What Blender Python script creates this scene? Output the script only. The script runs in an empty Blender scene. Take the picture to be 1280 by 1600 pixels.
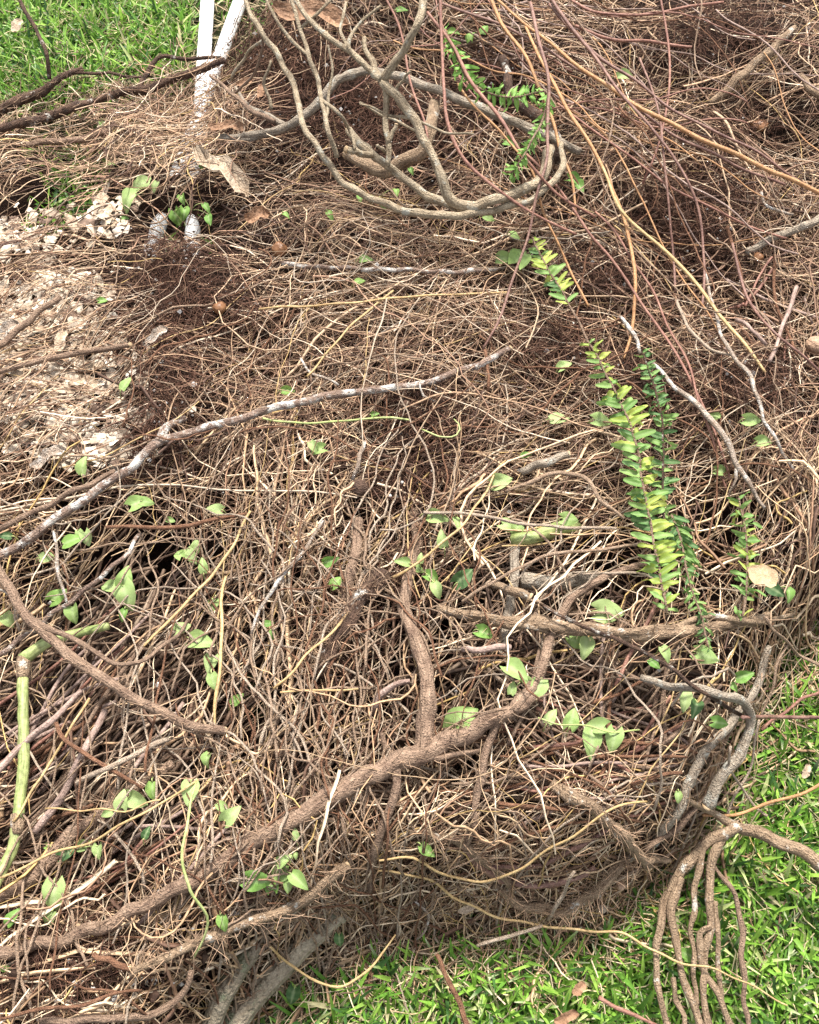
import bpy, math, random
import numpy as np
from mathutils import Matrix, Vector

R = math.radians
rng = np.random.default_rng(11)
random.seed(5)
scene = bpy.context.scene
col = scene.collection

# ------------------------------------------------------------------ camera, sky, sun, exposure
CAM_H, PITCH, HFOV = 1.6, R(60), R(42)
cam_data = bpy.data.cameras.new('camera')
cam = bpy.data.objects.new('camera', cam_data)
col.objects.link(cam)
cam.location = (0, 0, CAM_H)
cam.rotation_euler = (R(90) - PITCH, 0, 0)
cam_data.sensor_fit = 'HORIZONTAL'
cam_data.angle = HFOV
cam_data.clip_start = 0.05
cam_data.clip_end = 500
scene.camera = cam

SUN_EL, SUN_AZ = R(59), R(8)          # azimuth measured from +Y towards +X
world = bpy.data.worlds.new('World')
scene.world = world
world.use_nodes = True
wn, wl = world.node_tree.nodes, world.node_tree.links
bg = wn['Background']
sky = wn.new('ShaderNodeTexSky')
sky.sky_type = 'NISHITA'
sky.sun_disc = False
sky.sun_elevation = SUN_EL
sky.sun_rotation = SUN_AZ
sky.dust_density = 3.0
hs = wn.new('ShaderNodeHueSaturation')
hs.inputs['Saturation'].default_value = 0.3
wl.new(sky.outputs[0], hs.inputs['Color'])
wl.new(hs.outputs[0], bg.inputs['Color'])
bg.inputs['Strength'].default_value = 0.125
sun_data = bpy.data.lights.new('sun', 'SUN')
sun_data.energy = 3.2
sun_data.angle = R(9)
sun_data.color = (1.0, 0.96, 0.9)
sun = bpy.data.objects.new('sun', sun_data)
col.objects.link(sun)
sdir = Vector((math.sin(SUN_AZ) * math.cos(SUN_EL), math.cos(SUN_AZ) * math.cos(SUN_EL), math.sin(SUN_EL)))
sun.rotation_euler = sdir.to_track_quat('Z', 'Y').to_euler()
sun.location = sdir * 6
vs = scene.view_settings
vs.view_transform = 'Standard'
vs.look = 'None'
vs.gamma = 1.0
vs.use_curve_mapping = False
vs.exposure = 1.47
scene.render.engine = 'CYCLES'
scene.cycles.max_bounces = 6

# ------------------------------------------------------------------ measuring tools
FPX = 640 / math.tan(HFOV / 2)
FW = np.array([0, math.cos(PITCH), -math.sin(PITCH)])
RT = np.array([1.0, 0, 0])
UP = np.array([0, math.sin(PITCH), math.cos(PITCH)])
CAM = np.array([0, 0, CAM_H])

def rays(u, v):
    u = np.asarray(u, float)[..., None]; v = np.asarray(v, float)[..., None]
    return FW + RT * (u - 640) / FPX - UP * (v - 800) / FPX

def ground_at(u, v):
    d = rays(u, v)
    dz = np.minimum(d[..., 2], -0.12)
    return CAM + d * (CAM_H / -dz)[..., None]

# height field of the pile, built on a grid in metres
GX0, GX1, GY0, GY1, GS = -1.9, 2.1, -0.5, 3.6, 0.02
gx = np.arange(GX0, GX1 + 1e-6, GS); gy = np.arange(GY0, GY1 + 1e-6, GS)
GXX, GYY = np.meshgrid(gx, gy, indexing='ij')

front = [(335, 1760), (390, 1660), (485, 1555), (575, 1505), (660, 1490), (780, 1475), (900, 1482), (990, 1432), (1068, 1372), (1128, 1300), (1170, 1200), (1205, 1128), (1240, 1060), (1320, 985), (1500, 905)]
back = [(1500, -120), (900, -150), (440, -60), (405, 20), (375, 95), (300, 130), (150, 165), (0, 195), (-250, 225)]
pix_poly = front + back + [(-300, 1660)]
poly = ground_at([p[0] for p in pix_poly], [p[1] for p in pix_poly])[:, :2]
nf, nb = len(front), len(back)

def seg_dist(px, py, a, b):
    ab = b - a
    t = np.clip(((px - a[0]) * ab[0] + (py - a[1]) * ab[1]) / (ab @ ab), 0, 1)
    return np.hypot(px - a[0] - t * ab[0], py - a[1] - t * ab[1])

inside = np.zeros(GXX.shape, bool)
for i in range(len(poly)):
    a, b = poly[i], poly[(i + 1) % len(poly)]
    c = ((a[1] > GYY) != (b[1] > GYY)) & (GXX < (b[0] - a[0]) * (GYY - a[1]) / (b[1] - a[1] + 1e-12) + a[0])
    inside ^= c
d_front = np.min([seg_dist(GXX, GYY, poly[i], poly[i + 1]) for i in range(nf - 1)], axis=0)
d_back = np.min([seg_dist(GXX, GYY, poly[i], poly[i + 1]) for i in range(nf, nf + nb - 1)], axis=0)
sdist = np.where(inside, np.minimum(d_front, d_back), -np.minimum(d_front, d_back))

def sstep(x):
    x = np.clip(x, 0, 1); return x * x * (3 - 2 * x)

Hg = 0.26 * sstep(np.where(inside, d_front, 0) / 0.13) ** 0.7 * (0.16 + 0.84 * sstep(np.where(inside, d_back, 0) / 0.95))
for k in range(10):
    w = 2 * math.pi / rng.uniform(0.18, 0.55); an = rng.uniform(0, 6.28)
    Hg += 0.006 * np.sin(w * (GXX * math.cos(an) + GYY * math.sin(an)) + rng.uniform(0, 6.28)) * sstep(sdist / 0.2)

def grid_get(G, x, y):
    fx = np.clip((np.asarray(x) - GX0) / GS, 0, G.shape[0] - 1.001); fy = np.clip((np.asarray(y) - GY0) / GS, 0, G.shape[1] - 1.001)
    i = fx.astype(int); j = fy.astype(int); a = fx - i; b = fy - j
    return G[i, j] * (1 - a) * (1 - b) + G[i + 1, j] * a * (1 - b) + G[i, j + 1] * (1 - a) * b + G[i + 1, j + 1] * a * b

def H(x, y): return grid_get(Hg, x, y)

LIFTg = 0.05 * (1 - sstep((sdist + 0.03) / 0.09))      # things beside the pile lie on the grass, not in it

def march(u, v, off=0.0, lift=False):
    """distance along the pixel's ray to the pile surface raised by off"""
    u = np.atleast_1d(np.asarray(u, float)); v = np.atleast_1d(np.asarray(v, float))
    d = rays(u, v); off = np.broadcast_to(np.asarray(off, float), u.shape)
    res = np.full(u.shape, 4.5); done = np.zeros(u.shape, bool)
    prev = None
    for t in np.arange(0.85, 4.5, 0.02):
        p = CAM + d * t
        g = p[:, 2] - (H(p[:, 0], p[:, 1]) + off)
        if lift: g = g - grid_get(LIFTg, p[:, 0], p[:, 1])
        if prev is not None:
            hit = (~done) & (g < 0)
            fr = prev / (prev - g + 1e-9)
            res[hit] = t - 0.02 + 0.02 * np.clip(fr[hit], 0, 1)
            done |= hit
        prev = g
    return res

def surf(u, v, off=0.0, lift=False):
    t = march(u, v, off, lift)
    return CAM + rays(np.atleast_1d(u), np.atleast_1d(v)) * t[:, None]

# raise a knoll at the top centre (root ball under the bush) and lower the openings
def add_blob(G, u, v, rpx, amp, flat=1.0):
    c = ground_at([u], [v])[0]; t = march([u], [v])[0]
    c = CAM + rays([u], [v])[0] * t
    r = rpx * t / FPX
    G += amp * np.exp(-(((GXX - c[0]) ** 2 + ((GYY - c[1]) / flat) ** 2) / (2 * (r * 0.7) ** 2)))

add_blob(Hg, 560, 30, 190, 0.17)
add_blob(Hg, 250, 640, 60, 0.03, 2.0)
add_blob(Hg, 276, 345, 55, -0.07)
Hg = np.maximum(Hg, 0.0)
yb = surf([640], [770])[0][1]
DEPTH = 0.05 + 0.13 * sstep((yb - GYY) / 0.16)
GAPS = [(200, 880, 90, .1), (150, 1090, 110, .1), (90, 1000, 80, .08), (60, 1240, 90, .1), (320, 1010, 70, .09), (180, 1340, 90, .1), (850, 1190, 110, .09),
        (900, 1070, 90, .09), (780, 930, 80, .09), (860, 890, 70, .08), (340, 1470, 70, .09), (700, 1320, 80, .08), (200, 700, 50, .07), (590, 960, 60, .06),
        (1235, 185, 50, .09), (80, 280, 60, .07), (270, 330, 75, .1), (1010, 1080, 90, .08), (480, 990, 50, .07), (1140, 800, 50, .06), (380, 760, 40, .06), (1030, 1200, 80, .08),
        (1200, 560, 40, .05), (420, 1120, 60, .07), (560, 1290, 50, .07),
        (260, 900, 60, .07), (335, 885, 40, .06), (130, 950, 60, .07), (215, 1130, 70, .07), (40, 1130, 60, .07), (100, 1290, 60, .07), (250, 1290, 55, .06), (310, 1330, 45, .06), (440, 1230, 40, .06), (690, 1010, 40, .06),
        (700, 1090, 45, .06), (760, 1080, 50, .06), (960, 1020, 55, .06), (1080, 1040, 50, .06), (820, 1270, 60, .06), (950, 1200, 55, .06), (705, 915, 40, .06), (930, 900, 45, .06), (520, 1090, 35, .05), (735, 565, 20, .05), (545, 510, 18, .05), (1120, 700, 35, .05),
        (90, 730, 30, .05), (350, 640, 18, .04), (430, 740, 25, .05), (30, 300, 40, .05), (130, 285, 35, .05), (1240, 640, 30, .05), (960, 130, 25, .04), (930, 285, 25, .05)]
for g in GAPS: add_blob(DEPTH, g[0], g[1], g[2] * 1.15, g[3] * 1.2)
PATCH0 = [(250, 430, 60), (255, 590, 65), (240, 680, 40), (665, 650, 60), (640, 745, 50), (1090, 330, 75), (1130, 50, 65), (1090, 400, 45), (480, 130, 90), (600, 200, 80), (1150, 195, 45), (870, 540, 60), (330, 480, 55), (1010, 590, 50), (950, 420, 50), (760, 120, 60), (90, 1500, 60)]
for g in PATCH0: add_blob(DEPTH, g[0], g[1], g[2], -0.05)
COREg = Hg - np.clip(DEPTH, 0.006, 0.24)

# ------------------------------------------------------------------ materials
MATS = {}
def new_mat(name):
    m = bpy.data.materials.new(name); m.use_nodes = True
    MATS[name] = m
    n = m.node_tree.nodes; p = n['Principled BSDF']
    return m, n, m.node_tree.links, p

def noise(n, l, co, scale, detail=4, rough=0.6):
    t = n.new('ShaderNodeTexNoise'); t.inputs['Scale'].default_value = scale; t.inputs['Detail'].default_value = detail
    t.inputs['Roughness'].default_value = rough; l.new(co, t.inputs['Vector']); return t

def ramp(n, l, fac, stops):
    r = n.new('ShaderNodeValToRGB'); e = r.color_ramp.elements
    e[0].position, e[0].color = stops[0][0], (*stops[0][1], 1)
    e[1].position, e[1].color = stops[-1][0], (*stops[-1][1], 1)
    for s in stops[1:-1]:
        k = e.new(s[0]); k.color = (*s[1], 1)
    l.new(fac, r.inputs[0]); return r

def mixc(n, l, fac, a, b, mode='MIX'):
    m = n.new('ShaderNodeMix'); m.data_type = 'RGBA'; m.blend_type = mode
    for sock, val in ((m.inputs[0], fac), (m.inputs[6], a), (m.inputs[7], b)):
        if hasattr(val, 'is_linked'): l.new(val, sock)
        elif isinstance(val, (int, float)): sock.default_value = val
        else: sock.default_value = (*val, 1)
    return m.outputs[2]

def bump(n, l, p, height, strength, dist=0.002):
    b = n.new('ShaderNodeBump'); b.inputs['Strength'].default_value = strength; b.inputs['Distance'].default_value = dist
    l.new(height, b.inputs['Height']); l.new(b.outputs[0], p.inputs['Normal'])

def bark(name, c1, c2, lichen=0.0, lich_col=(0.6, 0.57, 0.5), rough=0.85, scale=60, bumpy=0.8, dirt=0.35, streak=0.75):
    m, n, l, p = new_mat(name)
    tc = n.new('ShaderNodeTexCoord'); co = tc.outputs['Object']
    a = noise(n, l, co, scale, 5); b = noise(n, l, co, scale * 6, 3)
    base = ramp(n, l, a.outputs[0], [(0.32, c1), (0.68, c2)]).outputs[0]
    bk = n.new('ShaderNodeAttribute'); bk.attribute_name = 'bk'
    sk = noise(n, l, bk.outputs['Vector'], 3.2, 6, 0.7)
    base = mixc(n, l, streak, base, ramp(n, l, sk.outputs[0], [(0.36, (0.42, 0.38, 0.35)), (0.5, (0.95, 0.95, 0.95)), (0.66, (1.45, 1.45, 1.45))]).outputs[0], 'MULTIPLY')
    base = mixc(n, l, 0.7, base, ramp(n, l, b.outputs[0], [(0.3, (0.55, 0.5, 0.47)), (0.7, (1.25, 1.25, 1.25))]).outputs[0], 'MULTIPLY')
    if dirt:
        d = noise(n, l, co, scale * 0.5, 4)
        dm = ramp(n, l, d.outputs[0], [(0.5, (0, 0, 0)), (0.68, (dirt, dirt, dirt))])
        base = mixc(n, l, dm.outputs[0], base, (0.06, 0.032, 0.02))
    if lichen:
        w = noise(n, l, co, scale * 0.7, 6, 0.7)
        lm = ramp(n, l, w.outputs[0], [(0.62 - 0.3 * lichen, (0, 0, 0)), (0.70 - 0.25 * lichen, (1, 1, 1))])
        base = mixc(n, l, lm.outputs[0], base, lich_col)
    l.new(base, p.inputs['Base Color'])
    p.inputs['Roughness'].default_value = rough
    p.inputs['Specular IOR Level'].default_value = 0.25
    mx = n.new('ShaderNodeMath'); mx.operation = 'ADD'; l.new(a.outputs[0], mx.inputs[0]); l.new(b.outputs[0], mx.inputs[1])
    mx2 = n.new('ShaderNodeMath'); mx2.operation = 'ADD'; l.new(mx.outputs[0], mx2.inputs[0]); l.new(sk.outputs[0], mx2.inputs[1])
    vo = n.new('ShaderNodeTexVoronoi'); vo.inputs['Scale'].default_value = scale * 5; l.new(co, vo.inputs['Vector'])
    pim = ramp(n, l, vo.outputs['Distance'], [(0.1, (1, 1, 1)), (0.45, (0, 0, 0))])
    mx3 = n.new('ShaderNodeMath'); mx3.operation = 'MULTIPLY_ADD'; l.new(pim.outputs[0], mx3.inputs[0]); mx3.inputs[1].default_value = 0.5; l.new(mx2.outputs[0], mx3.inputs[2])
    bump(n, l, p, mx3.outputs[0], bumpy, 0.007)
    return m

def attr_mat(name, rough=0.75, spec=0.25, trans=0.0, nscale=120, namp=0.35):
    m, n, l, p = new_mat(name)
    at = n.new('ShaderNodeAttribute'); at.attribute_name = 'col'
    tc = n.new('ShaderNodeTexCoord')
    a = noise(n, l, tc.outputs['Object'], nscale, 3)
    f = ramp(n, l, a.outputs[0], [(0.3, (1 - namp,) * 3), (0.7, (1 + namp,) * 3)])
    c = mixc(n, l, 1.0, at.outputs[0], f.outputs[0], 'MULTIPLY')
    l.new(c, p.inputs['Base Color']); p.inputs['Roughness'].default_value = rough
    p.inputs['Specular IOR Level'].default_value = spec
    if trans:
        tr = n.new('ShaderNodeBsdfTranslucent'); l.new(c, tr.inputs['Color'])
        ms = n.new('ShaderNodeMixShader'); ms.inputs[0].default_value = trans
        l.new(p.outputs[0], ms.inputs[1]); l.new(tr.outputs[0], ms.inputs[2])
        l.new(ms.outputs[0], n['Material Output'].inputs['Surface'])
    return m

bark('bark_brown', (0.18, 0.115, 0.08), (0.40, 0.28, 0.195))
bark('bark_dark', (0.05, 0.03, 0.022), (0.15, 0.09, 0.06), 0.15)
bark('bark_tan', (0.22, 0.15, 0.095), (0.42, 0.305, 0.2), 0.1, dirt=0.2)
bark('bark_grey', (0.24, 0.195, 0.145), (0.48, 0.41, 0.32), 0.2, (0.42, 0.4, 0.34), dirt=0.3)
bark('bark_olive', (0.28, 0.215, 0.14), (0.52, 0.43, 0.30), 0.15, (0.46, 0.44, 0.36), dirt=0.15)
bark('bark_white', (0.17, 0.11, 0.085), (0.36, 0.26, 0.2), 0.43, (0.62, 0.58, 0.52), dirt=0.35)
bark('root_white', (0.3, 0.22, 0.16), (0.52, 0.44, 0.36), 0.35, (0.66, 0.63, 0.58), dirt=0.3)
bark('wood_weathered', (0.17, 0.14, 0.095), (0.42, 0.36, 0.26), 0.2, (0.2, 0.21, 0.13), scale=30, dirt=0.5)
bark('cut_wood', (0.36, 0.24, 0.13), (0.58, 0.44, 0.28), 0.0, scale=140, bumpy=0.4, dirt=0.15)
bark('root_tan', (0.3, 0.2, 0.13), (0.52, 0.38, 0.27), 0.0, scale=90, dirt=0.15)
bark('root_pale', (0.42, 0.32, 0.23), (0.64, 0.52, 0.4), 0.0, scale=90, dirt=0.12)
bark('root_rust', (0.17, 0.08, 0.045), (0.34, 0.18, 0.105), 0.0, scale=90, dirt=0.15)
bark('stem_orange', (0.34, 0.17, 0.075), (0.5, 0.29, 0.14), 0.0, rough=0.55, scale=50, bumpy=0.3, dirt=0.12)
bark('stem_red', (0.17, 0.075, 0.055), (0.34, 0.18, 0.13), 0.0, rough=0.5, scale=50, bumpy=0.3, dirt=0.12)
bark('stem_purple', (0.12, 0.06, 0.048), (0.29, 0.17, 0.13), 0.0, rough=0.45, scale=50, bumpy=0.3, dirt=0.1)
bark('stem_gold', (0.38, 0.25, 0.11), (0.54, 0.4, 0.2), 0.0, rough=0.5, scale=50, bumpy=0.25, dirt=0.08)
bark('stem_green', (0.17, 0.23, 0.07), (0.34, 0.38, 0.16), 0.0, rough=0.45, scale=25, bumpy=0.15, dirt=0.2)
bark('stem_lime', (0.26, 0.33, 0.10), (0.42, 0.46, 0.2), 0.0, rough=0.5, scale=40, bumpy=0.2, dirt=0.05)
bark('dry_grey', (0.22, 0.15, 0.12), (0.42, 0.31, 0.26), 0.0, rough=0.7, scale=50, bumpy=0.4, dirt=0.25)
bark('nut_shell', (0.14, 0.065, 0.03), (0.26, 0.13, 0.06), 0.0, rough=0.45, scale=25, bumpy=0.2, dirt=0.1)
bark('pebble', (0.3, 0.19, 0.12), (0.46, 0.32, 0.22), 0.0, rough=0.7, scale=40, bumpy=0.4, dirt=0.2)
bark('dead_leaf', (0.26, 0.18, 0.115), (0.56, 0.46, 0.34), 0.0, rough=0.7, scale=35, bumpy=0.5, dirt=0.25)
bark('brown_leaf', (0.17, 0.09, 0.05), (0.36, 0.21, 0.12), 0.0, rough=0.6, scale=30, bumpy=0.5, dirt=0.15)
attr_mat('strand', 0.75, 0.25, 0.0, 160, 0.35)
attr_mat('fuzz', 0.9, 0.1, 0.0, 160, 0.3)
attr_mat('grass_blade', 0.45, 0.4, 0.28, 90, 0.25)

def soil_mat(name, c1, c2):
    m, n, l, p = new_mat(name)
    tc = n.new('ShaderNodeTexCoord'); co = tc.outputs['Object']
    a = noise(n, l, co, 25, 8, 0.75); b = noise(n, l, co, 180, 5, 0.7)
    base = ramp(n, l, a.outputs[0], [(0.3, c1), (0.7, c2)]).outputs[0]
    base = mixc(n, l, 0.7, base, ramp(n, l, b.outputs[0], [(0.35, (0.4, 0.4, 0.4)), (0.68, (1.5, 1.4, 1.35))]).outputs[0], 'MULTIPLY')
    l.new(base, p.inputs['Base Color']); p.inputs['Roughness'].default_value = 0.95; p.inputs['Specular IOR Level'].default_value = 0.1
    mx = n.new('ShaderNodeMath'); mx.operation = 'ADD'; l.new(a.outputs[0], mx.inputs[0]); l.new(b.outputs[0], mx.inputs[1])
    bump(n, l, p, mx.outputs[0], 1.0, 0.012)
    return m
soil_mat('soil', (0.014, 0.008, 0.006), (0.042, 0.024, 0.017))
soil_mat('lawn_soil', (0.02, 0.026, 0.01), (0.06, 0.075, 0.028))

def leaf_mat(name, c1, c2, spot=0.3, trans=0.3, spotcol=(0.2, 0.13, 0.05), rough=0.65):
    m, n, l, p = new_mat(name)
    tc = n.new('ShaderNodeTexCoord'); oi = n.new('ShaderNodeObjectInfo')
    va = n.new('ShaderNodeVectorMath'); va.operation = 'ADD'; l.new(tc.outputs['Object'], va.inputs[0]); l.new(oi.outputs['Location'], va.inputs[1])
    a = noise(n, l, va.outputs[0], 45, 4); b = noise(n, l, va.outputs[0], 130, 3)
    base = mixc(n, l, oi.outputs['Random'], c1, c2)
    base = mixc(n, l, 0.6, base, ramp(n, l, a.outputs[0], [(0.3, (0.7, 0.78, 0.7)), (0.7, (1.25, 1.2, 1.2))]).outputs[0], 'MULTIPLY')
    at = n.new('ShaderNodeAttribute'); at.attribute_name = 'vein'
    vm = ramp(n, l, at.outputs['Fac'], [(0.0, (0, 0, 0)), (1.0, (0.45, 0.45, 0.45))])
    base = mixc(n, l, vm.outputs[0], base, (0.42, 0.5, 0.26))
    if spot:
        sm = ramp(n, l, b.outputs[0], [(0.60, (0, 0, 0)), (0.72, (spot,) * 3)])
        base = mixc(n, l, sm.outputs[0], base, spotcol)
    l.new(base, p.inputs['Base Color']); p.inputs['Roughness'].default_value = rough; p.inputs['Specular IOR Level'].default_value = 0.35
    bump(n, l, p, a.outputs[0], 0.3, 0.002)
    tr = n.new('ShaderNodeBsdfTranslucent'); l.new(base, tr.inputs['Color'])
    ms = n.new('ShaderNodeMixShader'); ms.inputs[0].default_value = trans
    l.new(p.outputs[0], ms.inputs[1]); l.new(tr.outputs[0], ms.inputs[2])
    l.new(ms.outputs[0], n['Material Output'].inputs['Surface'])
    return m
leaf_mat('leaf_pale', (0.25, 0.37, 0.11), (0.37, 0.47, 0.19), 0.5)
leaf_mat('leaf_bright', (0.13, 0.27, 0.05), (0.22, 0.36, 0.08), 0.4)
leaf_mat('leaf_dark', (0.04, 0.10, 0.03), (0.08, 0.16, 0.05), 0.35)
leaf_mat('fern_yellow', (0.22, 0.32, 0.045), (0.37, 0.41, 0.08), 0.9, spotcol=(0.22, 0.12, 0.03))
leaf_mat('fern_mid', (0.12, 0.24, 0.05), (0.22, 0.34, 0.09), 0.7, spotcol=(0.03, 0.06, 0.03))
leaf_mat('fern_dark', (0.05, 0.13, 0.035), (0.10, 0.20, 0.06), 0.4, spotcol=(0.02, 0.03, 0.02))
leaf_mat('fern_bright', (0.16, 0.34, 0.06), (0.24, 0.42, 0.09), 0.1)

m, n, l, p = new_mat('pvc')
tc = n.new('ShaderNodeTexCoord')
a = noise(n, l, tc.outputs['Object'], 14, 6, 0.7)
l.new(ramp(n, l, a.outputs[0], [(0.25, (0.6, 0.57, 0.5)), (0.38, (0.74, 0.73, 0.7)), (0.5, (0.83, 0.83, 0.82))]).outputs[0], p.inputs['Base Color'])
p.inputs['Roughness'].default_value = 0.35

# ------------------------------------------------------------------ mesh helpers
def mesh_np(name, verts, quads, mats, colors=None, smooth=True, tris=None, vein=None, bk=None):
    me = bpy.data.meshes.new(name)
    verts = np.asarray(verts, np.float32); quads = np.asarray(quads, np.int32).reshape(-1, 4)
    nt = 0 if tris is None else len(tris)
    loops = quads.ravel()
    if nt: loops = np.concatenate([loops, np.asarray(tris, np.int32).ravel()])
    npoly = len(quads) + nt
    me.vertices.add(len(verts)); me.vertices.foreach_set('co', verts.ravel())
    me.loops.add(len(loops)); me.loops.foreach_set('vertex_index', loops)
    me.polygons.add(npoly)
    st = np.concatenate([np.arange(len(quads)) * 4, len(quads) * 4 + np.arange(nt) * 3]).astype(np.int32)
    me.polygons.foreach_set('loop_start', st)
    me.polygons.foreach_set('use_smooth', np.full(npoly, smooth, bool))
    me.update(calc_edges=True)
    if colors is not None:
        c = me.attributes.new('col', 'FLOAT_COLOR', 'POINT')
        rgba = np.ones((len(verts), 4), np.float32); rgba[:, :3] = colors
        c.data.foreach_set('color', rgba.ravel())
    if vein is not None:
        c = me.attributes.new('vein', 'FLOAT', 'POINT'); c.data.foreach_set('value', np.asarray(vein, np.float32))
    if bk is not None:
        c = me.attributes.new('bk', 'FLOAT_VECTOR', 'POINT'); c.data.foreach_set('vector', np.asarray(bk, np.float32).ravel())
    for mm in (mats if isinstance(mats, (list, tuple)) else [mats]): me.materials.append(MATS[mm])
    return me

def link(name, me, parent=None, loc=None):
    o = bpy.data.objects.new(name, me); col.objects.link(o)
    if parent is not None: o.parent = parent
    if loc is not None: o.location = loc
    return o

USED = {}
def tag(o, label, cat, group=None, kind=None):
    if label: o['label'] = label
    if cat: o['category'] = cat
    if group: o['group'] = group
    if kind: o['kind'] = kind
    if label: USED[label] = USED.get(label, 0) + 1
    return o

def frames(P):
    T = np.gradient(P, axis=-2)
    T /= np.linalg.norm(T, axis=-1, keepdims=True) + 1e-12
    ref = np.where((np.abs(T[..., 2:3]) > 0.92), np.array([1.0, 0, 0]), np.array([0, 0, 1.0]))
    B = np.cross(T, ref); B /= np.linalg.norm(B, axis=-1, keepdims=True) + 1e-12
    N = np.cross(B, T)
    return T, B, N

def tubes_batch(P, Rad, k):
    """P (n,s,3), Rad (n,s) -> verts, quads"""
    n_, s_, _ = P.shape
    T, B, N = frames(P)
    an = np.arange(k) * 2 * math.pi / k
    V = P[:, :, None, :] + Rad[:, :, None, None] * (np.cos(an)[None, None, :, None] * B[:, :, None, :] + np.sin(an)[None, None, :, None] * N[:, :, None, :])
    i = np.arange(n_)[:, None, None] * (s_ * k); j = np.arange(s_ - 1)[None, :, None] * k; q = np.arange(k)[None, None, :]
    q2 = (q + 1) % k
    Q = np.stack([i + j + q, i + j + q2, i + j + k + q2, i + j + k + q], -1).reshape(-1, 4)
    return V.reshape(-1, 3), Q

def parallel_frames(P):
    T = np.gradient(P, axis=0); T /= np.linalg.norm(T, axis=1, keepdims=True) + 1e-12
    b = np.cross(T[0], [0, 0, 1.0] if abs(T[0][2]) < 0.9 else [1.0, 0, 0]); b /= np.linalg.norm(b)
    Bs = [b]
    for i in range(1, len(P)):
        b = Bs[-1] - T[i] * (Bs[-1] @ T[i]); b /= np.linalg.norm(b) + 1e-12; Bs.append(b)
    B = np.array(Bs); return T, B, np.cross(T, B)

def tube(P, Rad, k=8, lump=0.12, flat=1.0):
    """one capped tube with an uneven surface"""
    P = np.asarray(P, float); s = len(P)
    T, B, N = parallel_frames(P)
    an = np.arange(k) * 2 * math.pi / k
    arc = np.concatenate([[0], np.cumsum(np.linalg.norm(np.diff(P, axis=0), axis=1))])
    f = np.ones((s, k))
    r0 = max(Rad.mean(), 1e-4)
    for q in range(5):
        f += lump * 0.3 * np.sin(arc[:, None] / r0 * rng.uniform(0.25, 1.3) + rng.integers(1, 4) * an[None, :] + rng.uniform(0, 6.28))
    f += rng.normal(0, lump * 0.3, f.shape)
    if k >= 10:                                  # knots, swellings and shallow dents
        for q in range(int(arc[-1] / r0 / 5) + 1):
            ca, cs = rng.uniform(0, 6.28), rng.uniform(0, arc[-1])
            da = (an - ca + math.pi) % 6.283 - math.pi
            f += rng.uniform(-0.22, 0.42) * np.exp(-((arc - cs) / (r0 * rng.uniform(0.5, 1.1))) ** 2)[:, None] * np.exp(-(da / rng.uniform(0.5, 1.3)) ** 2)[None, :]
            Rad = Rad * (1 + 0.0 * arc)
    rr = Rad[:, None] * f
    V = P[:, None, :] + rr[..., None] * (np.cos(an)[None, :, None] * B[:, None, :] + flat * np.sin(an)[None, :, None] * N[:, None, :])
    V = V.reshape(-1, 3)
    ph = rng.uniform(0, 50)
    BK = np.stack([np.cos(an)[None] + 0 * f, np.sin(an)[None] + 0 * f, (arc * 12 + ph)[:, None] + 0 * f], -1).reshape(-1, 3)
    global LAST_BK
    LAST_BK = np.vstack([BK, BK[0], BK[-1]])
    j = np.arange(s - 1)[:, None] * k; q = np.arange(k)[None, :]; q2 = (q + 1) % k
    Q = np.stack([j + q, j + q2, j + k + q2, j + k + q], -1).reshape(-1, 4)
    V = np.vstack([V, P[0] - T[0] * Rad[0] * 0.15, P[-1] + T[-1] * Rad[-1] * 0.15])
    a, b = s * k, s * k + 1; e = (s - 1) * k
    tr = [(a, (x + 1) % k, x) for x in range(k)] + [(b, e + x, e + (x + 1) % k) for x in range(k)]
    return V, Q, tr

def hermite(C, M):
    C = np.asarray(C, float); n_ = len(C)
    if n_ == 2: return C[0] + (C[1] - C[0]) * np.linspace(0, 1, M)[:, None]
    ch = np.concatenate([[0], np.cumsum(np.maximum(np.linalg.norm(np.diff(C[:, :2], axis=0), axis=1), 1e-6))])
    m_ = np.gradient(C, ch, axis=0)
    x = np.linspace(0, ch[-1], M); i = np.clip(np.searchsorted(ch, x) - 1, 0, n_ - 2)
    h = (ch[i + 1] - ch[i])[:, None]; t = ((x - ch[i])[:, None]) / h
    return ((2 * t**3 - 3 * t**2 + 1) * C[i] + (t**3 - 2 * t**2 + t) * h * m_[i] + (-2 * t**3 + 3 * t**2) * C[i + 1] + (t**3 - t**2) * h * m_[i + 1])

def smooth_noise(M, waves=4, lo=1.0, hi=5.0):
    x = np.linspace(0, 1, M); o = np.zeros((M, 3))
    for w in range(waves):
        o += rng.normal(0, 1, 3) * np.sin(x[:, None] * 6.28 * rng.uniform(lo, hi) + rng.uniform(0, 6.28, 3)) / waves ** 0.5
    return o

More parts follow.
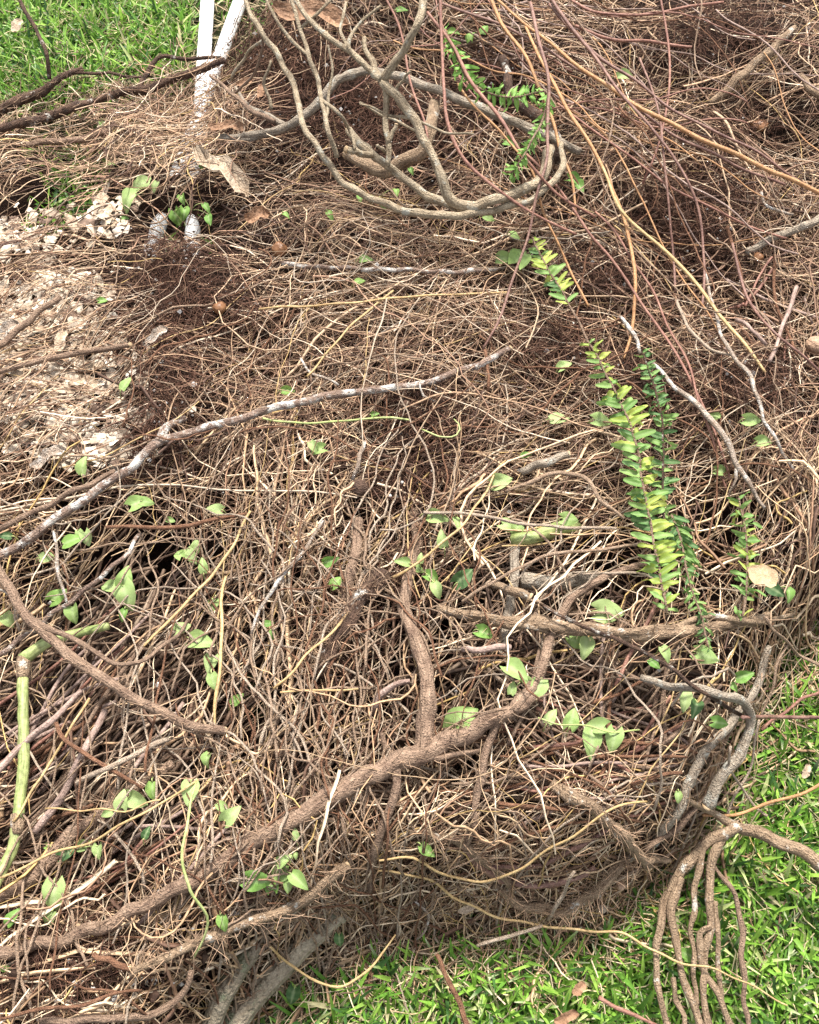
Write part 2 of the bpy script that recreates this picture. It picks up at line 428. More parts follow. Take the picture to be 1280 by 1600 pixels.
def trace(pts, off=0.0, wig=0.002, step=0.008, stiff=0.7, wl=0.05):
    """control pixels on the pile -> a smooth 3D path; each point may carry its own height above the pile"""
    u = [p[0] for p in pts]; v = [p[1] for p in pts]
    of = np.array([(p[2] if len(p) > 2 else 0.0) for p in pts]) + off
    t = march(u, v, of, True)
    if len(pts) > 3 and stiff:
        ch = np.concatenate([[0], np.cumsum(np.hypot(np.diff(u), np.diff(v)))]); ch /= ch[-1]
        fit = np.polyval(np.polyfit(ch, t, 3), ch)
        t = t * (1 - stiff) + fit * stiff
    C = np.stack([u, v, t], 1)
    L = np.sum(np.hypot(np.diff(u), np.diff(v))) * t.mean() / FPX
    M = int(np.clip(L / step, 6, 150))
    S = hermite(C, M)
    P = CAM + rays(S[:, 0], S[:, 1]) * S[:, 2:3]
    if wig: P += smooth_noise(M, 5, 1.0, max(2.0, L / wl)) * wig
    return P

def radii(P, rpx):
    """pixel radii along the path -> metres"""
    rpx = np.atleast_1d(np.asarray(rpx, float))
    if len(rpx) == 1: rpx = np.array([rpx[0], rpx[0]])
    r = np.interp(np.linspace(0, 1, len(P)), np.linspace(0, 1, len(rpx)), rpx)
    dep = (P - CAM) @ FW
    return r * dep / FPX

def tube_obj(name, P, Rad, mat, parent=None, k=8, lump=0.12, flat=1.0, base=None):
    V, Q, tr = tube(P, Rad, k, lump, flat)
    o0 = P[0] if parent is None else base
    me = mesh_np(name, V - o0, Q, mat, tris=tr, bk=LAST_BK)
    return link(name, me, parent, o0 if parent is None else None)

def empty(name, loc):
    o = bpy.data.objects.new(name, None); o.empty_display_size = 0.05; o.location = loc; col.objects.link(o); return o

def rootlets_mesh(Ps, Rads, count, lo, hi, base, mat, rr=0.0006):
    """many tiny side roots that stick out of a thick root"""
    A, RR = [], []
    for _ in range(count):
        P, Rd = Ps[rng.integers(len(Ps))] if False else (Ps, Rads)
        i = rng.integers(1, len(P) - 1)
        T = P[i + 1] - P[i - 1]; T /= np.linalg.norm(T)
        d = rng.normal(0, 1, 3); d -= T * (d @ T); d /= np.linalg.norm(d) + 1e-9
        if d[2] < -0.3: d = -d
        L = rng.uniform(lo, hi); x = np.linspace(0, 1, 5)[:, None]
        bend = rng.normal(0, 0.5, 3)
        A.append(P[i] + d * Rd[i] * 0.7 + (d + T * rng.normal(0, 0.6)) * L * x + bend * L * 0.6 * x * x)
        RR.append(np.linspace(1, 0.4, 5) * rr * rng.uniform(0.6, 1.6))
    V, Q = tubes_batch(np.array(A), np.array(RR), 3)
    cc = np.array([0.3, 0.2, 0.13]) * rng.uniform(0.5, 1.5, (count, 1))
    return mesh_np('rootlets', V - base, Q, mat, colors=np.repeat(cc, 15, axis=0))

def cut_end(P, r, parent, base, mat='cut_wood', at_end=True):
    c, d = (P[-1], P[-1] - P[-2]) if at_end else (P[0], P[0] - P[1])
    d = d / np.linalg.norm(d)
    pts = np.array([c - d * r * 0.4, c + d * r * 0.1, c + d * r * 0.22])
    V, Q, tr = tube(pts, np.array([r * 1.02, r * 0.98, r * 0.8]), 10, 0.06)
    return link('cut_end', mesh_np('cut_end', V - base, Q, mat, tris=tr), parent)

def branch(name, label, cat, pts, rpx, mat, group=None, off=0.0, wig=0.002, k=8, lump=0.14, arms=(), rootlets=0, cuts='', stiff=0.7, flat=1.0, arm_mat=None):
    """a woody piece: single mesh, or an Empty with main stem, arms, cut ends and rootlets"""
    P = trace(pts, off, wig, stiff=stiff); Rd = radii(P, rpx) * 0.77
    P[:, 2] += Rd * 0.6
    if not arms and not rootlets and not cuts:
        return tag(tube_obj(name, P, Rd, mat, k=k, lump=lump, flat=flat), label, cat, group)
    root = tag(empty(name, P[0]), label, cat, group)
    ms = tube_obj('main_stem', P, Rd, mat, root, k, lump, flat, base=P[0])
    if 'e' in cuts: cut_end(P, Rd[-1], ms, P[0])
    if 's' in cuts: cut_end(P, Rd[0], ms, P[0], at_end=False)
    for a in arms:
        ap, ar = a[0], a[1]
        Pa = trace(ap, off, wig * 0.7, stiff=0.4 if len(ap) > 3 else 0); Ra = radii(Pa, ar) * 0.77; Pa[:, 2] += Ra * 0.5
        j = np.argmin(np.linalg.norm(P - Pa[0], axis=1))
        near = np.linalg.norm(((P[j] - CAM) / ((P[j] - CAM) @ FW) - (Pa[0] - CAM) / ((Pa[0] - CAM) @ FW))) * FPX
        if near < 25:                       # grows out of the main stem: slide its foot onto it
            w = np.linspace(1, 0, len(Pa))[:, None] ** 1.5
            Pa = Pa + (P[j] - Pa[0]) * w
        sb = tube_obj('side_branch', Pa, Ra, arm_mat or mat, root, max(6, k - 2), lump, base=P[0])
        if len(a) > 2: cut_end(Pa, Ra[-1], sb, P[0])
    if rootlets:
        o = link('rootlets', rootlets_mesh(P, Rd, rootlets, 0.008, 0.03, P[0], 'strand'), root); o['kind'] = 'stuff'
    return root

# ------------------------------------------------------------------ setting: ground, soil core of the pile, grass
S = 60
gv = np.array([(-S, -S, 0), (S, -S, 0), (S, S, 0), (-S, S, 0)], float)
tag(link('ground', mesh_np('ground', gv, [(0, 1, 2, 3)], 'lawn_soil')), None, None, kind='structure')

st = 1
cz = COREg.copy()
fine = np.zeros_like(cz)
for k in range(40):
    w = 2 * math.pi / rng.uniform(0.025, 0.12); an = rng.uniform(0, 6.28)
    fine += np.sin(w * (GXX * math.cos(an) + GYY * math.sin(an)) + rng.uniform(0, 6.28))
cz += fine * 0.0012 + rng.normal(0, 0.0025, cz.shape)
cz = np.where(sdist > 0.06, cz, np.minimum(cz, -0.03))
cz = np.maximum(cz, -0.05)
nx, ny = cz.shape
V = np.stack([GXX, GYY, cz], -1).reshape(-1, 3)
ii, jj = np.meshgrid(np.arange(nx - 1), np.arange(ny - 1), indexing='ij')
keep = (cz[:-1, :-1] > -0.04) | (cz[1:, 1:] > -0.04)
ii, jj = ii[keep], jj[keep]
Q = np.stack([ii * ny + jj, (ii + 1) * ny + jj, (ii + 1) * ny + jj + 1, ii * ny + jj + 1], -1)
used = np.unique(Q); remap = np.zeros(len(V), int); remap[used] = np.arange(len(used))
tag(link('soil_mound', mesh_np('soil_mound', V[used], remap[Q], 'soil')), None, None, kind='structure')

def sd_at(x, y): return grid_get(sdist, x, y)

def grass_blades(x, y, dense):
    n_ = len(x)
    L = rng.uniform(0.028, 0.088, n_); W = rng.uniform(0.0014, 0.0037, n_)
    sdb = sd_at(x, y); L = L * np.where(sdb > -0.01, 0.6, 1.0)
    az = rng.uniform(0, 6.283, n_); lean = rng.uniform(0.15, 1.3, n_); bend = rng.uniform(0.1, 0.9, n_)
    s_ = np.array([0, 0.35, 0.72, 1.0]); wp = np.array([0.75, 1.0, 0.9, 0.25])
    ang = lean[:, None] + bend[:, None] * s_[None, :]
    ds = np.diff(s_, prepend=0)[None, :] * L[:, None]
    r = np.cumsum(np.sin(ang) * ds, 1); z = np.cumsum(np.cos(ang) * ds, 1)
    z = np.maximum(z, 0.004) + rng.uniform(0, 0.012, n_)[:, None]
    dx, dy = np.cos(az)[:, None], np.sin(az)[:, None]
    C = np.stack([x[:, None] + dx * r, y[:, None] + dy * r, z], -1)
    tw = rng.normal(0, 0.5, n_)
    side = np.stack([-np.sin(az) * np.cos(tw), np.cos(az) * np.cos(tw), np.sin(tw)], -1)
    w = (W[:, None] * wp[None, :])[..., None]
    nrm = np.stack([-dx * np.cos(ang), -dy * np.cos(ang), np.sin(ang)], -1)
    A = C - side[:, None, :] * w + nrm * w * 0.35; Bm = C; D = C + side[:, None, :] * w + nrm * w * 0.35
    Vv = np.stack([A, Bm, D], 2).reshape(-1, 3)
    i = np.arange(n_)[:, None, None] * 12; j = np.arange(3)[None, :, None] * 3; q = np.arange(2)[None, None, :]
    Qq = np.stack([i + j + q, i + j + q + 1, i + j + 3 + q + 1, i + j + 3 + q], -1).reshape(-1, 4)
    pal = np.array([(0.10, 0.22, 0.03), (0.18, 0.34, 0.045), (0.26, 0.42, 0.07), (0.05, 0.12, 0.03), (0.44, 0.5, 0.2), (0.48, 0.43, 0.24)])
    c = pal[rng.choice(6, n_, p=[0.28, 0.30, 0.22, 0.12, 0.05, 0.03])] * rng.uniform(0.75, 1.25, (n_, 1))
    c = np.repeat(c[:, None, :], 12, 1)
    tip = (rng.random(n_) < 0.13)
    c[tip, 9:] = (0.5, 0.5, 0.33)
    return Vv, Qq, c.reshape(-1, 3)

# blades: dense where the lawn is in view, thinner around
u = np.concatenate([rng.uniform(-120, 460, 16500), rng.uniform(330, 1420, 32500), rng.uniform(40, 360, 1500)])
v = np.concatenate([rng.uniform(-160, 290, 16500), rng.uniform(960, 1720, 32500), rng.uniform(240, 400, 1500)])
gp = ground_at(u, v)
xs = np.concatenate([gp[:, 0], rng.uniform(-1.8, 1.9, 7000)]); ys = np.concatenate([gp[:, 1], rng.uniform(-0.4, 3.5, 7000)])
sd = sd_at(xs, ys)
hole = np.zeros(len(xs), bool); hole[49000:50500] = True
ok = (sd < -0.005) | (hole & (rng.random(len(xs)) < 0.8)) | ((sd < 0.04) & (rng.random(len(xs)) < 0.25))
pa, pb = ground_at([331, 306], [-40, 345])[:, :2], ground_at([402, 258], [-30, 350])[:, :2]
ok &= (seg_dist(xs, ys, pa[0] + (pa[0] - pa[1]), pa[1]) > 0.035) & (seg_dist(xs, ys, pb[0] + (pb[0] - pb[1]), pb[1]) > 0.035)
Vg, Qg, Cg = grass_blades(xs[ok], ys[ok], 1)
tag(link('lawn_grass', mesh_np('lawn_grass', Vg, Qg, 'grass_blade', colors=Cg)), 'broad bladed green lawn grass around the root pile', 'grass', kind='stuff')

def walk(x, y, th, L, S_, wav, zoff, zamp, follow=True, rad0=None):
    """strands that wander over the pile: (n,S,3)"""
    n_ = len(x); ds = L / (S_ - 1)
    P = np.zeros((n_, S_, 3)); kap = rng.normal(0, 1, n_) * wav
    X, Y, TH = x.copy(), y.copy(), th.copy()
    ph = rng.uniform(0, 6.28, (n_, 3)); fr = rng.uniform(6, 40, (n_, 3))
    wa = np.clip(np.asarray(wav) * 0.045, 0.03, 0.45) * rng.uniform(0.3, 1.2, n_); ww = 6.283 / rng.uniform(0.05, 0.13, n_)
    for s in range(S_):
        arc = ds * s
        zz = sum(np.sin(arc * fr[:, q] + ph[:, q]) for q in range(3)) / 2.0
        h = H(X, Y); sdv = sd_at(X, Y)
        z = h + zoff + zz * zamp
        z = np.where(sdv < 0.1, np.maximum(z, 0.02 + 0.015 * (zz + 1)), z)
        P[:, s] = np.stack([X, Y, np.maximum(z, 0.004)], -1)
        gxh = (H(X + 0.01, Y) - h) / 0.01; gyh = (H(X, Y + 0.01) - h) / 0.01
        T2 = TH + wa * np.sin(arc * ww + ph[:, 0]) + 0.5 * wa * np.sin(arc * ww * 2.3 + ph[:, 1])
        sl = np.cos(T2) * gxh + np.sin(T2) * gyh
        stp = ds / np.sqrt(1 + sl ** 2)
        X = X + np.cos(T2) * stp; Y = Y + np.sin(T2) * stp
        kap = kap * 0.8 + rng.normal(0, 1, n_) * wav * 0.6
        TH = TH + kap * ds + rng.normal(0, 1, n_) * 0.012 * wav
    return P

# thatch: dry straw in the lawn
k_ = 5600
pick = rng.choice(np.flatnonzero(sd < 0.05), k_)
Pt = np.zeros((k_, 4, 3)); az = rng.uniform(0, 6.28, k_); L = rng.uniform(0.02, 0.07, k_)
bx = xs[pick] + rng.normal(0, 0.02, k_); by = ys[pick] + rng.normal(0, 0.02, k_)
for s in range(4):
    Pt[:, s, 0] = bx + np.cos(az + 0.2 * s) * L * s / 3; Pt[:, s, 1] = by + np.sin(az + 0.2 * s) * L * s / 3
    Pt[:, s, 2] = rng.uniform(0.005, 0.045, k_) if s == 0 else Pt[:, 0, 2] + rng.normal(0, 0.004, k_) + 0.003
Vt, Qt = tubes_batch(Pt, np.full((k_, 4), 0.0008) * rng.uniform(0.6, 1.6, (k_, 1)), 3)
ct = np.array([(0.42, 0.35, 0.2)]) * rng.uniform(0.4, 1.3, (k_, 1))
tag(link('lawn_thatch', mesh_np('lawn_thatch', Vt, Qt, 'strand', colors=np.repeat(ct, 12, 0))), 'dry straw scraps lying between the grass blades', 'straw', kind='stuff')

# ------------------------------------------------------------------ how the roots run in each part of the pile: u, v, angle (0 = level, 90 = up the slope), spread
FLOW = [(60, 250, 12, 25), (250, 250, 20, 45), (100, 430, 12, 22), (100, 600, 18, 20), (300, 450, 10, 35), (550, 400, 4, 25), (550, 470, 18, 40), (560, 600, 30, 60), (400, 620, 30, 55), (800, 500, 15, 50), (800, 650, 15, 28),
        (420, 330, 10, 35), (650, 350, 5, 35), (600, 180, 70, 60), (780, 200, 10, 60), (800, 60, -8, 30), (950, 60, 15, 50), (1000, 200, 25, 45), (1150, 80, 40, 35), (1250, 100, 60, 60), (1200, 330, 0, 60), (1000, 330, 20, 50), (1000, 450, 0, 60),
        (1150, 550, -10, 60), (1200, 800, 80, 30), (1240, 700, 80, 35), (1050, 700, 20, 60), (950, 720, 20, 35), (500, 900, 85, 25), (430, 1000, 85, 22), (420, 850, 80, 35), (300, 800, 40, 50), (100, 760, 30, 30), (100, 900, 30, 45),
        (120, 1150, 50, 25), (250, 1050, 70, 40), (150, 1350, 35, 30), (450, 1150, 85, 28), (380, 1280, 75, 30), (550, 1350, 60, 60), (560, 720, 80, 60), (750, 850, 40, 45), (650, 900, 70, 50), (950, 850, 15, 40), (1000, 1100, 5, 45),
        (900, 1230, 4, 25), (720, 1240, 55, 45), (850, 1020, 60, 60), (100, 1520, 20, 50), (260, 1500, 30, 55), (1120, 1000, 40, 60), (1080, 1150, 40, 40), (700, 1380, 15, 50)]
FL = np.array(FLOW, float)

def flow_angle(u, v, sig=75):
    w = np.exp(-((u[:, None] - FL[None, :, 0]) ** 2 + (v[:, None] - FL[None, :, 1]) ** 2) / (2 * sig ** 2)) + 1e-9
    w /= w.sum(1, keepdims=True); c = np.cumsum(w, 1)
    k = np.minimum((rng.random(len(u))[:, None] > c).sum(1), len(FL) - 1)
    return np.radians(FL[k, 2] + rng.normal(0, 1, len(u)) * FL[k, 3] * np.where(v > 700, 0.62, 0.85))

def world_heading(u, v, a):
    p = surf(u, v); q = surf(u + 25 * np.cos(a), v - 25 * np.sin(a))
    d = q - p
    return p, np.arctan2(d[:, 1], d[:, 0])

GA = np.array([(g[0], g[1], g[2]) for g in GAPS], float)
def gap_level(u, v):
    return np.max(np.exp(-((u[:, None] - GA[None, :, 0]) ** 2 + (v[:, None] - GA[None, :, 1]) ** 2) / (2 * (GA[None, :, 2] * 0.75) ** 2)), 1)

LITTER = [(95, 590, 130, 85), (165, 330, 40, 30), (40, 500, 90, 50), (35, 360, 60, 32), (140, 690, 80, 25), (90, 440, 80, 30)]
def litter_level(u, v):
    return np.max([np.exp(-(((u - a) / (0.7 * c)) ** 2 + ((v - b) / (0.7 * d)) ** 2) / 2) for a, b, c, d in LITTER], 0)

PATCH = [(250, 430, 55, 60), (255, 590, 45, 85), (240, 680, 35, 40), (665, 650, 60, 50), (640, 745, 55, 40), (1090, 330, 75, 65), (1130, 50, 75, 45), (1090, 400, 55, 30), (480, 130, 95, 70), (600, 200, 95, 60), (1150, 195, 65, 25),
         (870, 540, 75, 40), (530, 990, 35, 65), (330, 480, 75, 40), (1010, 590, 60, 40), (950, 420, 60, 40), (420, 70, 60, 50), (300, 400, 60, 20), (1180, 590, 70, 40), (760, 120, 60, 60), (640, 890, 30, 40), (100, 1500, 90, 40)]
def patch_level(u, v):
    return np.max([np.exp(-(((u - a) / (0.75 * c)) ** 2 + ((v - b) / (0.75 * d)) ** 2) / 2) for a, b, c, d in PATCH], 0)
def seeds(n_, margin=0.03, u0=-170, u1=1450, v0=-110, v1=1640, gapcut=0.75, littercut=0.6, patchcut=0.0):
    u = rng.uniform(u0, u1, n_ * 3); v = rng.uniform(v0, v1, n_ * 3)
    p = surf(u, v)
    ok = sd_at(p[:, 0], p[:, 1]) > margin
    ok &= rng.random(len(u)) > gapcut * gap_level(u, v)
    ok &= rng.random(len(u)) > littercut * litter_level(u, v)
    ok &= rng.random(len(u)) > patchcut * patch_level(u, v)
    i = np.flatnonzero(ok)[:n_]
    return u[i], v[i]

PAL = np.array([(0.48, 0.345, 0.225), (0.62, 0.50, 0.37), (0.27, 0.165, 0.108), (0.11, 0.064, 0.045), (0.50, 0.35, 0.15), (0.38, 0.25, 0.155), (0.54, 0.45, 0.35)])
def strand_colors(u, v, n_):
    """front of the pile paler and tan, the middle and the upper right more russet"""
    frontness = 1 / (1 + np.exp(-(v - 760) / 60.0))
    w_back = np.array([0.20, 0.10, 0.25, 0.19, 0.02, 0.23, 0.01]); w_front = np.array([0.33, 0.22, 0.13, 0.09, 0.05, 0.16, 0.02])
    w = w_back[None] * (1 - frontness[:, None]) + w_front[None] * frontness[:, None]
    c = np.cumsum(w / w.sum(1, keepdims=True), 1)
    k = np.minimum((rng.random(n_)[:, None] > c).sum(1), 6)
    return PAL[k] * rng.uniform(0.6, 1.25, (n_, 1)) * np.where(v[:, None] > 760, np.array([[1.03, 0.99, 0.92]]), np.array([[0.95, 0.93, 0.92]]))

def strand_mesh(name, P, rad, k, colr, mat='strand', taper=0.5):
    n_, s_, _ = P.shape
    prof = 1 - (1 - taper) * np.linspace(0, 1, s_) ** 1.5
    prof = prof[None, :] * (1 + 0.15 * np.sin(np.linspace(0, 9, s_))[None, :])
    V, Q = tubes_batch(P, rad[:, None] * prof, k)
    return mesh_np(name, V, Q, mat, colors=np.repeat(colr, s_ * k, axis=0))

# 1. matted hair roots, densest on the soil-clogged patches
us, vs_ = [], []
for a, b, c, d in PATCH:
    q = int(c * d * 0.12); us.append(rng.normal(a, c * 0.6, q)); vs_.append(rng.normal(b, d * 0.6, q))
uf, vf = np.concatenate(us), np.concatenate(vs_)
u2, v2 = seeds(10500, 0.03, gapcut=0.97)
kp = (v2 < 770) | (rng.random(len(u2)) < 0.3); u2, v2 = u2[kp], v2[kp]
npatch = len(uf)
uf = np.concatenate([uf, u2]); vf = np.concatenate([vf, v2])
p, th = world_heading(uf, vf, rng.uniform(0, 6.28, len(uf)))
top = np.zeros(len(uf)); top[:npatch] = 1
zo = np.where(top > 0, rng.uniform(-0.015, 0.012, len(uf)), rng.uniform(-0.04, -0.008, len(uf)))
Pf = walk(p[:, 0], p[:, 1], th, rng.uniform(0.03, 0.10, len(uf)), 7, 30, zo, 0.004)
cf = np.array([(0.075, 0.038, 0.026), (0.12, 0.064, 0.044), (0.045, 0.025, 0.018), (0.22, 0.13, 0.085)])[rng.choice(4, len(uf), p=[.4, .25, .25, .1])] * rng.uniform(0.7, 1.3, (len(uf), 1))
tag(link('hair_root_mat', strand_mesh('hair_root_mat', Pf, rng.uniform(0.00035, 0.0008, len(uf)), 3, cf, 'fuzz')), 'matted dark brown hair roots clogged with soil', 'hair roots', kind='stuff')

# 2. the mass of thin roots
u, v = seeds(13000, 0.0, gapcut=0.9, littercut=0.5, patchcut=0.8)
kp = rng.random(len(u)) < np.where(v > 760, 0.43, 1.0); u, v = u[kp], v[kp]
n_ = len(u)
a = flow_angle(u, v); a = a + np.where(rng.random(n_) < 0.5, math.pi, 0)
p, th = world_heading(u, v, a)
L = np.clip(rng.lognormal(-1.25, 0.5, n_), 0.08, 0.7)
rad = np.clip(rng.lognormal(math.log(0.00095), 0.5, n_), 0.0004, 0.0032) * np.where(v > 760, 1.22, 0.82)
fr_ = v > 770
top_ = rng.random(n_) < 0.66
zo = np.where(fr_, np.where(top_, rng.uniform(-0.02, 0.014, n_), rng.uniform(-0.12, -0.05, n_)), rng.uniform(-0.05, 0.010, n_)) - 0.03 * gap_level(u, v) * rng.random(n_) - 0.012 * patch_level(u, v) + np.where(rng.random(n_) < 0.10, 0.025, 0)
wv = np.where(rng.random(n_) < 0.5, rng.uniform(2.5, 6.0, n_), rng.uniform(6.0, 14.0, n_)) * np.where(fr_, 1.0, 0.65); L = np.where(wv > 6, L * 0.75, L)
back_up = 0.5 * L
Pm = walk(p[:, 0] - np.cos(th) * back_up, p[:, 1] - np.sin(th) * back_up, th, L, 20, wv, zo, np.where(fr_, 0.009, 0.0055))
dq = Pm - CAM; dz_ = dq @ FW
pu = 640 + FPX * dq[..., 0] / dz_; pv = 800 - FPX * (dq @ UP) / dz_
gm = gap_level(pu[:, ::3].ravel(), pv[:, ::3].ravel()).reshape(n_, -1).mean(1)
pm_ = patch_level(pu[:, ::3].ravel(), pv[:, ::3].ravel()).reshape(n_, -1).mean(1)
kp = rng.random(n_) > np.where(zo > 0.0, 0.72, 0.97) * np.clip(gm * 1.9 - 0.2, 0, 1)
kp &= rng.random(n_) > 0.93 * np.clip(pm_ * 1.8 - 0.2, 0, 1)
Pm, rad, u, v, zo = Pm[kp], rad[kp], u[kp], v[kp], zo[kp]; n_ = len(u)
# more of them where they drape over the pipes, the rear slope and the front fringe
ue = np.concatenate([rng.uniform(185, 400, 320), rng.uniform(-80, 300, 200), rng.uniform(430, 1000, 380), rng.uniform(640, 1120, 260), rng.uniform(-90, 235, 150)])
ve = np.concatenate([rng.uniform(165, 272, 320), rng.uniform(200, 300, 200), rng.normal(1400, 28, 380), rng.uniform(1190, 1400, 260), rng.uniform(320, 720, 150)])
pe, the = world_heading(ue, ve, np.radians(np.concatenate([rng.normal(15, 55, 320), rng.normal(14, 40, 200), rng.normal(60, 50, 380), rng.normal(25, 60, 260), rng.normal(16, 22, 150)])))
Le = rng.uniform(0.1, 0.32, len(ue))
ze = np.concatenate([rng.uniform(0.01, 0.075, 320), rng.uniform(-0.01, 0.025, 200), rng.uniform(-0.05, 0.02, 380), rng.uniform(-0.03, 0.015, 260), rng.uniform(-0.004, 0.014, 150)])
Pe = walk(pe[:, 0] - np.cos(the) * Le / 2, pe[:, 1] - np.sin(the) * Le / 2, the, Le, 20, 6.0, ze, 0.008)
gme = gap_level(ue, ve); kp = rng.random(len(ue)) > 0.9 * gme * ((ue < 340) & (ve < 420) & (ve > 270)); Pe, ue, ve = Pe[kp], ue[kp], ve[kp]
Pm = np.concatenate([Pm, Pe]); rad = np.concatenate([rad, rng.uniform(0.0006, 0.0014, len(ue))]); u = np.concatenate([u, ue]); v = np.concatenate([v, ve]); n_ = len(u)
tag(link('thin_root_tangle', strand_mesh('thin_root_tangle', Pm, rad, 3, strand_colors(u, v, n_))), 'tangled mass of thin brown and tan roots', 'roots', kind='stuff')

# 3. dead stems lying in layers in the hollows of the pile
DS = [(110, 1130, 150, 160, 50, 10, 700), (230, 1000, 110, 110, 40, 14, 260), (930, 1230, 130, 55, 3, 12, 420), (930, 1110, 120, 90, 30, 50, 420), (820, 1010, 100, 80, 60, 40, 220), (700, 1290, 110, 60, 10, 25, 220), (150, 1330, 130, 80, 38, 15, 260), (760, 860, 110, 80, 20, 40, 140), (820, 60, 110, 60, -8, 22, 160), (1050, 1200, 60, 60, 40, 25, 120), (330, 1240, 120, 80, 45, 25, 160)]
us, vs_, as_ = [], [], []
for cu, cv, su, sv, an, sp, q in DS:
    q = int(q * 0.7); us.append(rng.normal(cu, su * 0.6, q)); vs_.append(rng.normal(cv, sv * 0.6, q)); as_.append(np.radians(rng.normal(an, sp, q)))
u, v, a = np.concatenate(us), np.concatenate(vs_), np.concatenate(as_)
pp = surf(u, v); ok = sd_at(pp[:, 0], pp[:, 1]) > 0.02; u, v, a = u[ok], v[ok], a[ok]; n_ = len(u)
a = a + np.where(rng.random(n_) < 0.5, math.pi, 0)
p, th = world_heading(u, v, a)
L = rng.uniform(0.08, 0.32, n_)
Pd = walk(p[:, 0] - np.cos(th) * L / 2, p[:, 1] - np.sin(th) * L / 2, th, L, 8, 1.8, rng.uniform(-0.13, -0.04, n_), 0.006)
dc = np.array([(0.13, 0.08, 0.052), (0.21, 0.14, 0.095), (0.06, 0.037, 0.026), (0.33, 0.24, 0.17)])[rng.choice(4, n_, p=[.36, .24, .3, .10])] * rng.uniform(0.7, 1.25, (n_, 1))
tag(link('dead_stem_litter', strand_mesh('dead_stem_litter', Pd, rng.uniform(0.0011, 0.0030, n_), 4, dc, taper=0.8)), 'layered dead brown stems deep inside the root pile', 'dead stems', kind='stuff')

# 4. soil crumbs and pale mould flecks caught in the roots
oct_v = np.array([(1, 0, 0), (-1, 0, 0), (0, 1, 0), (0, -1, 0), (0, 0, 1), (0, 0, -1)], float)
oct_f = np.array([(0, 2, 4), (2, 1, 4), (1, 3, 4), (3, 0, 4), (2, 0, 5), (1, 2, 5), (3, 1, 5), (0, 3, 5)])
us, vs_ = [], []
for a_, b_, c_, d_ in PATCH + [(60, 1510, 110, 50), (250, 1500, 80, 40), (600, 690, 80, 60), (340, 1430, 60, 50)]:
    q = int(c_ * d_ * 0.10); us.append(rng.normal(a_, c_ * 0.65, q)); vs_.append(rng.normal(b_, d_ * 0.65, q))
uu, vv = seeds(2500)
u, v = np.concatenate(us + [uu]), np.concatenate(vs_ + [vv]); p = surf(u, v); n_ = len(u)
p[:, 2] += np.where(patch_level(u, v) > 0.4, rng.uniform(-0.012, 0.006, n_), rng.uniform(-0.04, 0.004, n_))
sz = rng.lognormal(math.log(0.0020), 0.55, n_)
Vc = p[:, None, :] + oct_v[None] * sz[:, None, None] * rng.uniform(0.6, 1.3, (n_, 6, 1))
Fc = (np.arange(n_)[:, None, None] * 6 + oct_f[None]).reshape(-1, 3)
cc = np.where(rng.random((n_, 1)) < 0.07, np.array([[0.55, 0.52, 0.48]]), np.array([[0.07, 0.042, 0.03]])) * rng.uniform(0.6, 1.4, (n_, 1))
tag(link('soil_crumbs', mesh_np('soil_crumbs', Vc.reshape(-1, 3), np.zeros((0, 4), int), 'fuzz', colors=np.repeat(cc, 6, 0), tris=Fc, smooth=False)), 'dark soil crumbs and pale mould flecks caught in the roots', 'soil', kind='stuff')

# 5. pale litter of crumbled leaves on the left
def flakes(u, v, size, zoff):
    n_ = len(u); p = surf(u, v); p[:, 2] += zoff
    g = np.linspace(-1, 1, 5); A, B_ = np.meshgrid(g, g, indexing='ij'); A, B_ = A.ravel(), B_.ravel()
    az = rng.uniform(0, 6.28, n_); asp = rng.uniform(0.35, 0.9, n_)
    rim = 1 - 0.25 * (A ** 2 * B_ ** 2)
    jit = rng.normal(0, 0.16, (n_, 25, 2))
    la = (A[None] * rim + jit[..., 0]) * size[:, None]; lb = (B_[None] * rim + jit[..., 1]) * size[:, None] * asp[:, None]
    lz = (rng.normal(0, 0.10, (n_, 25)) + 0.6 * np.sin(A[None] * rng.uniform(1, 4, (n_, 1)) + B_[None] * rng.uniform(-3, 3, (n_, 1)) + rng.uniform(0, 6, (n_, 1))) * 0.3) * size[:, None]
    tx, ty = rng.normal(0, 0.2, n_), rng.normal(-0.1, 0.22, n_)
    lz = lz + la * np.tan(np.clip(tx, -1, 1))[:, None] + lb * np.tan(np.clip(ty, -1, 1))[:, None]
    X = la * np.cos(az)[:, None] - lb * np.sin(az)[:, None]; Y = la * np.sin(az)[:, None] + lb * np.cos(az)[:, None]
    Vv = p[:, None, :] + np.stack([X, Y, lz], -1)
    i, j = np.meshgrid(np.arange(4), np.arange(4), indexing='ij'); b = (i * 5 + j).ravel()
    Q1 = np.stack([b, b + 5, b + 6, b + 1], -1)
    return Vv, Q1, p
lu, lv = [], []
for a_, b_, c_, d_ in LITTER:
    q = int(c_ * d_ * 0.055); lu.append(rng.normal(a_, c_ * 0.55, q)); lv.append(rng.normal(b_, d_ * 0.5, q))
lu, lv = np.concatenate(lu), np.concatenate(lv)
Vl, Ql, pl = flakes(lu, lv, np.clip(rng.lognormal(math.log(0.008), 0.5, len(lu)), 0.003, 0.020), rng.uniform(-0.022, -0.006, len(lu)))
n_ = len(lu)
Qa = (np.arange(n_)[:, None, None] * 25 + Ql[None]).reshape(-1, 4)
cl = np.array([(0.46, 0.38, 0.29), (0.34, 0.265, 0.195), (0.56, 0.49, 0.4), (0.18, 0.12, 0.085)])[rng.choice(4, n_, p=[.38, .27, .17, .18])] * rng.uniform(0.8, 1.15, (n_, 1))
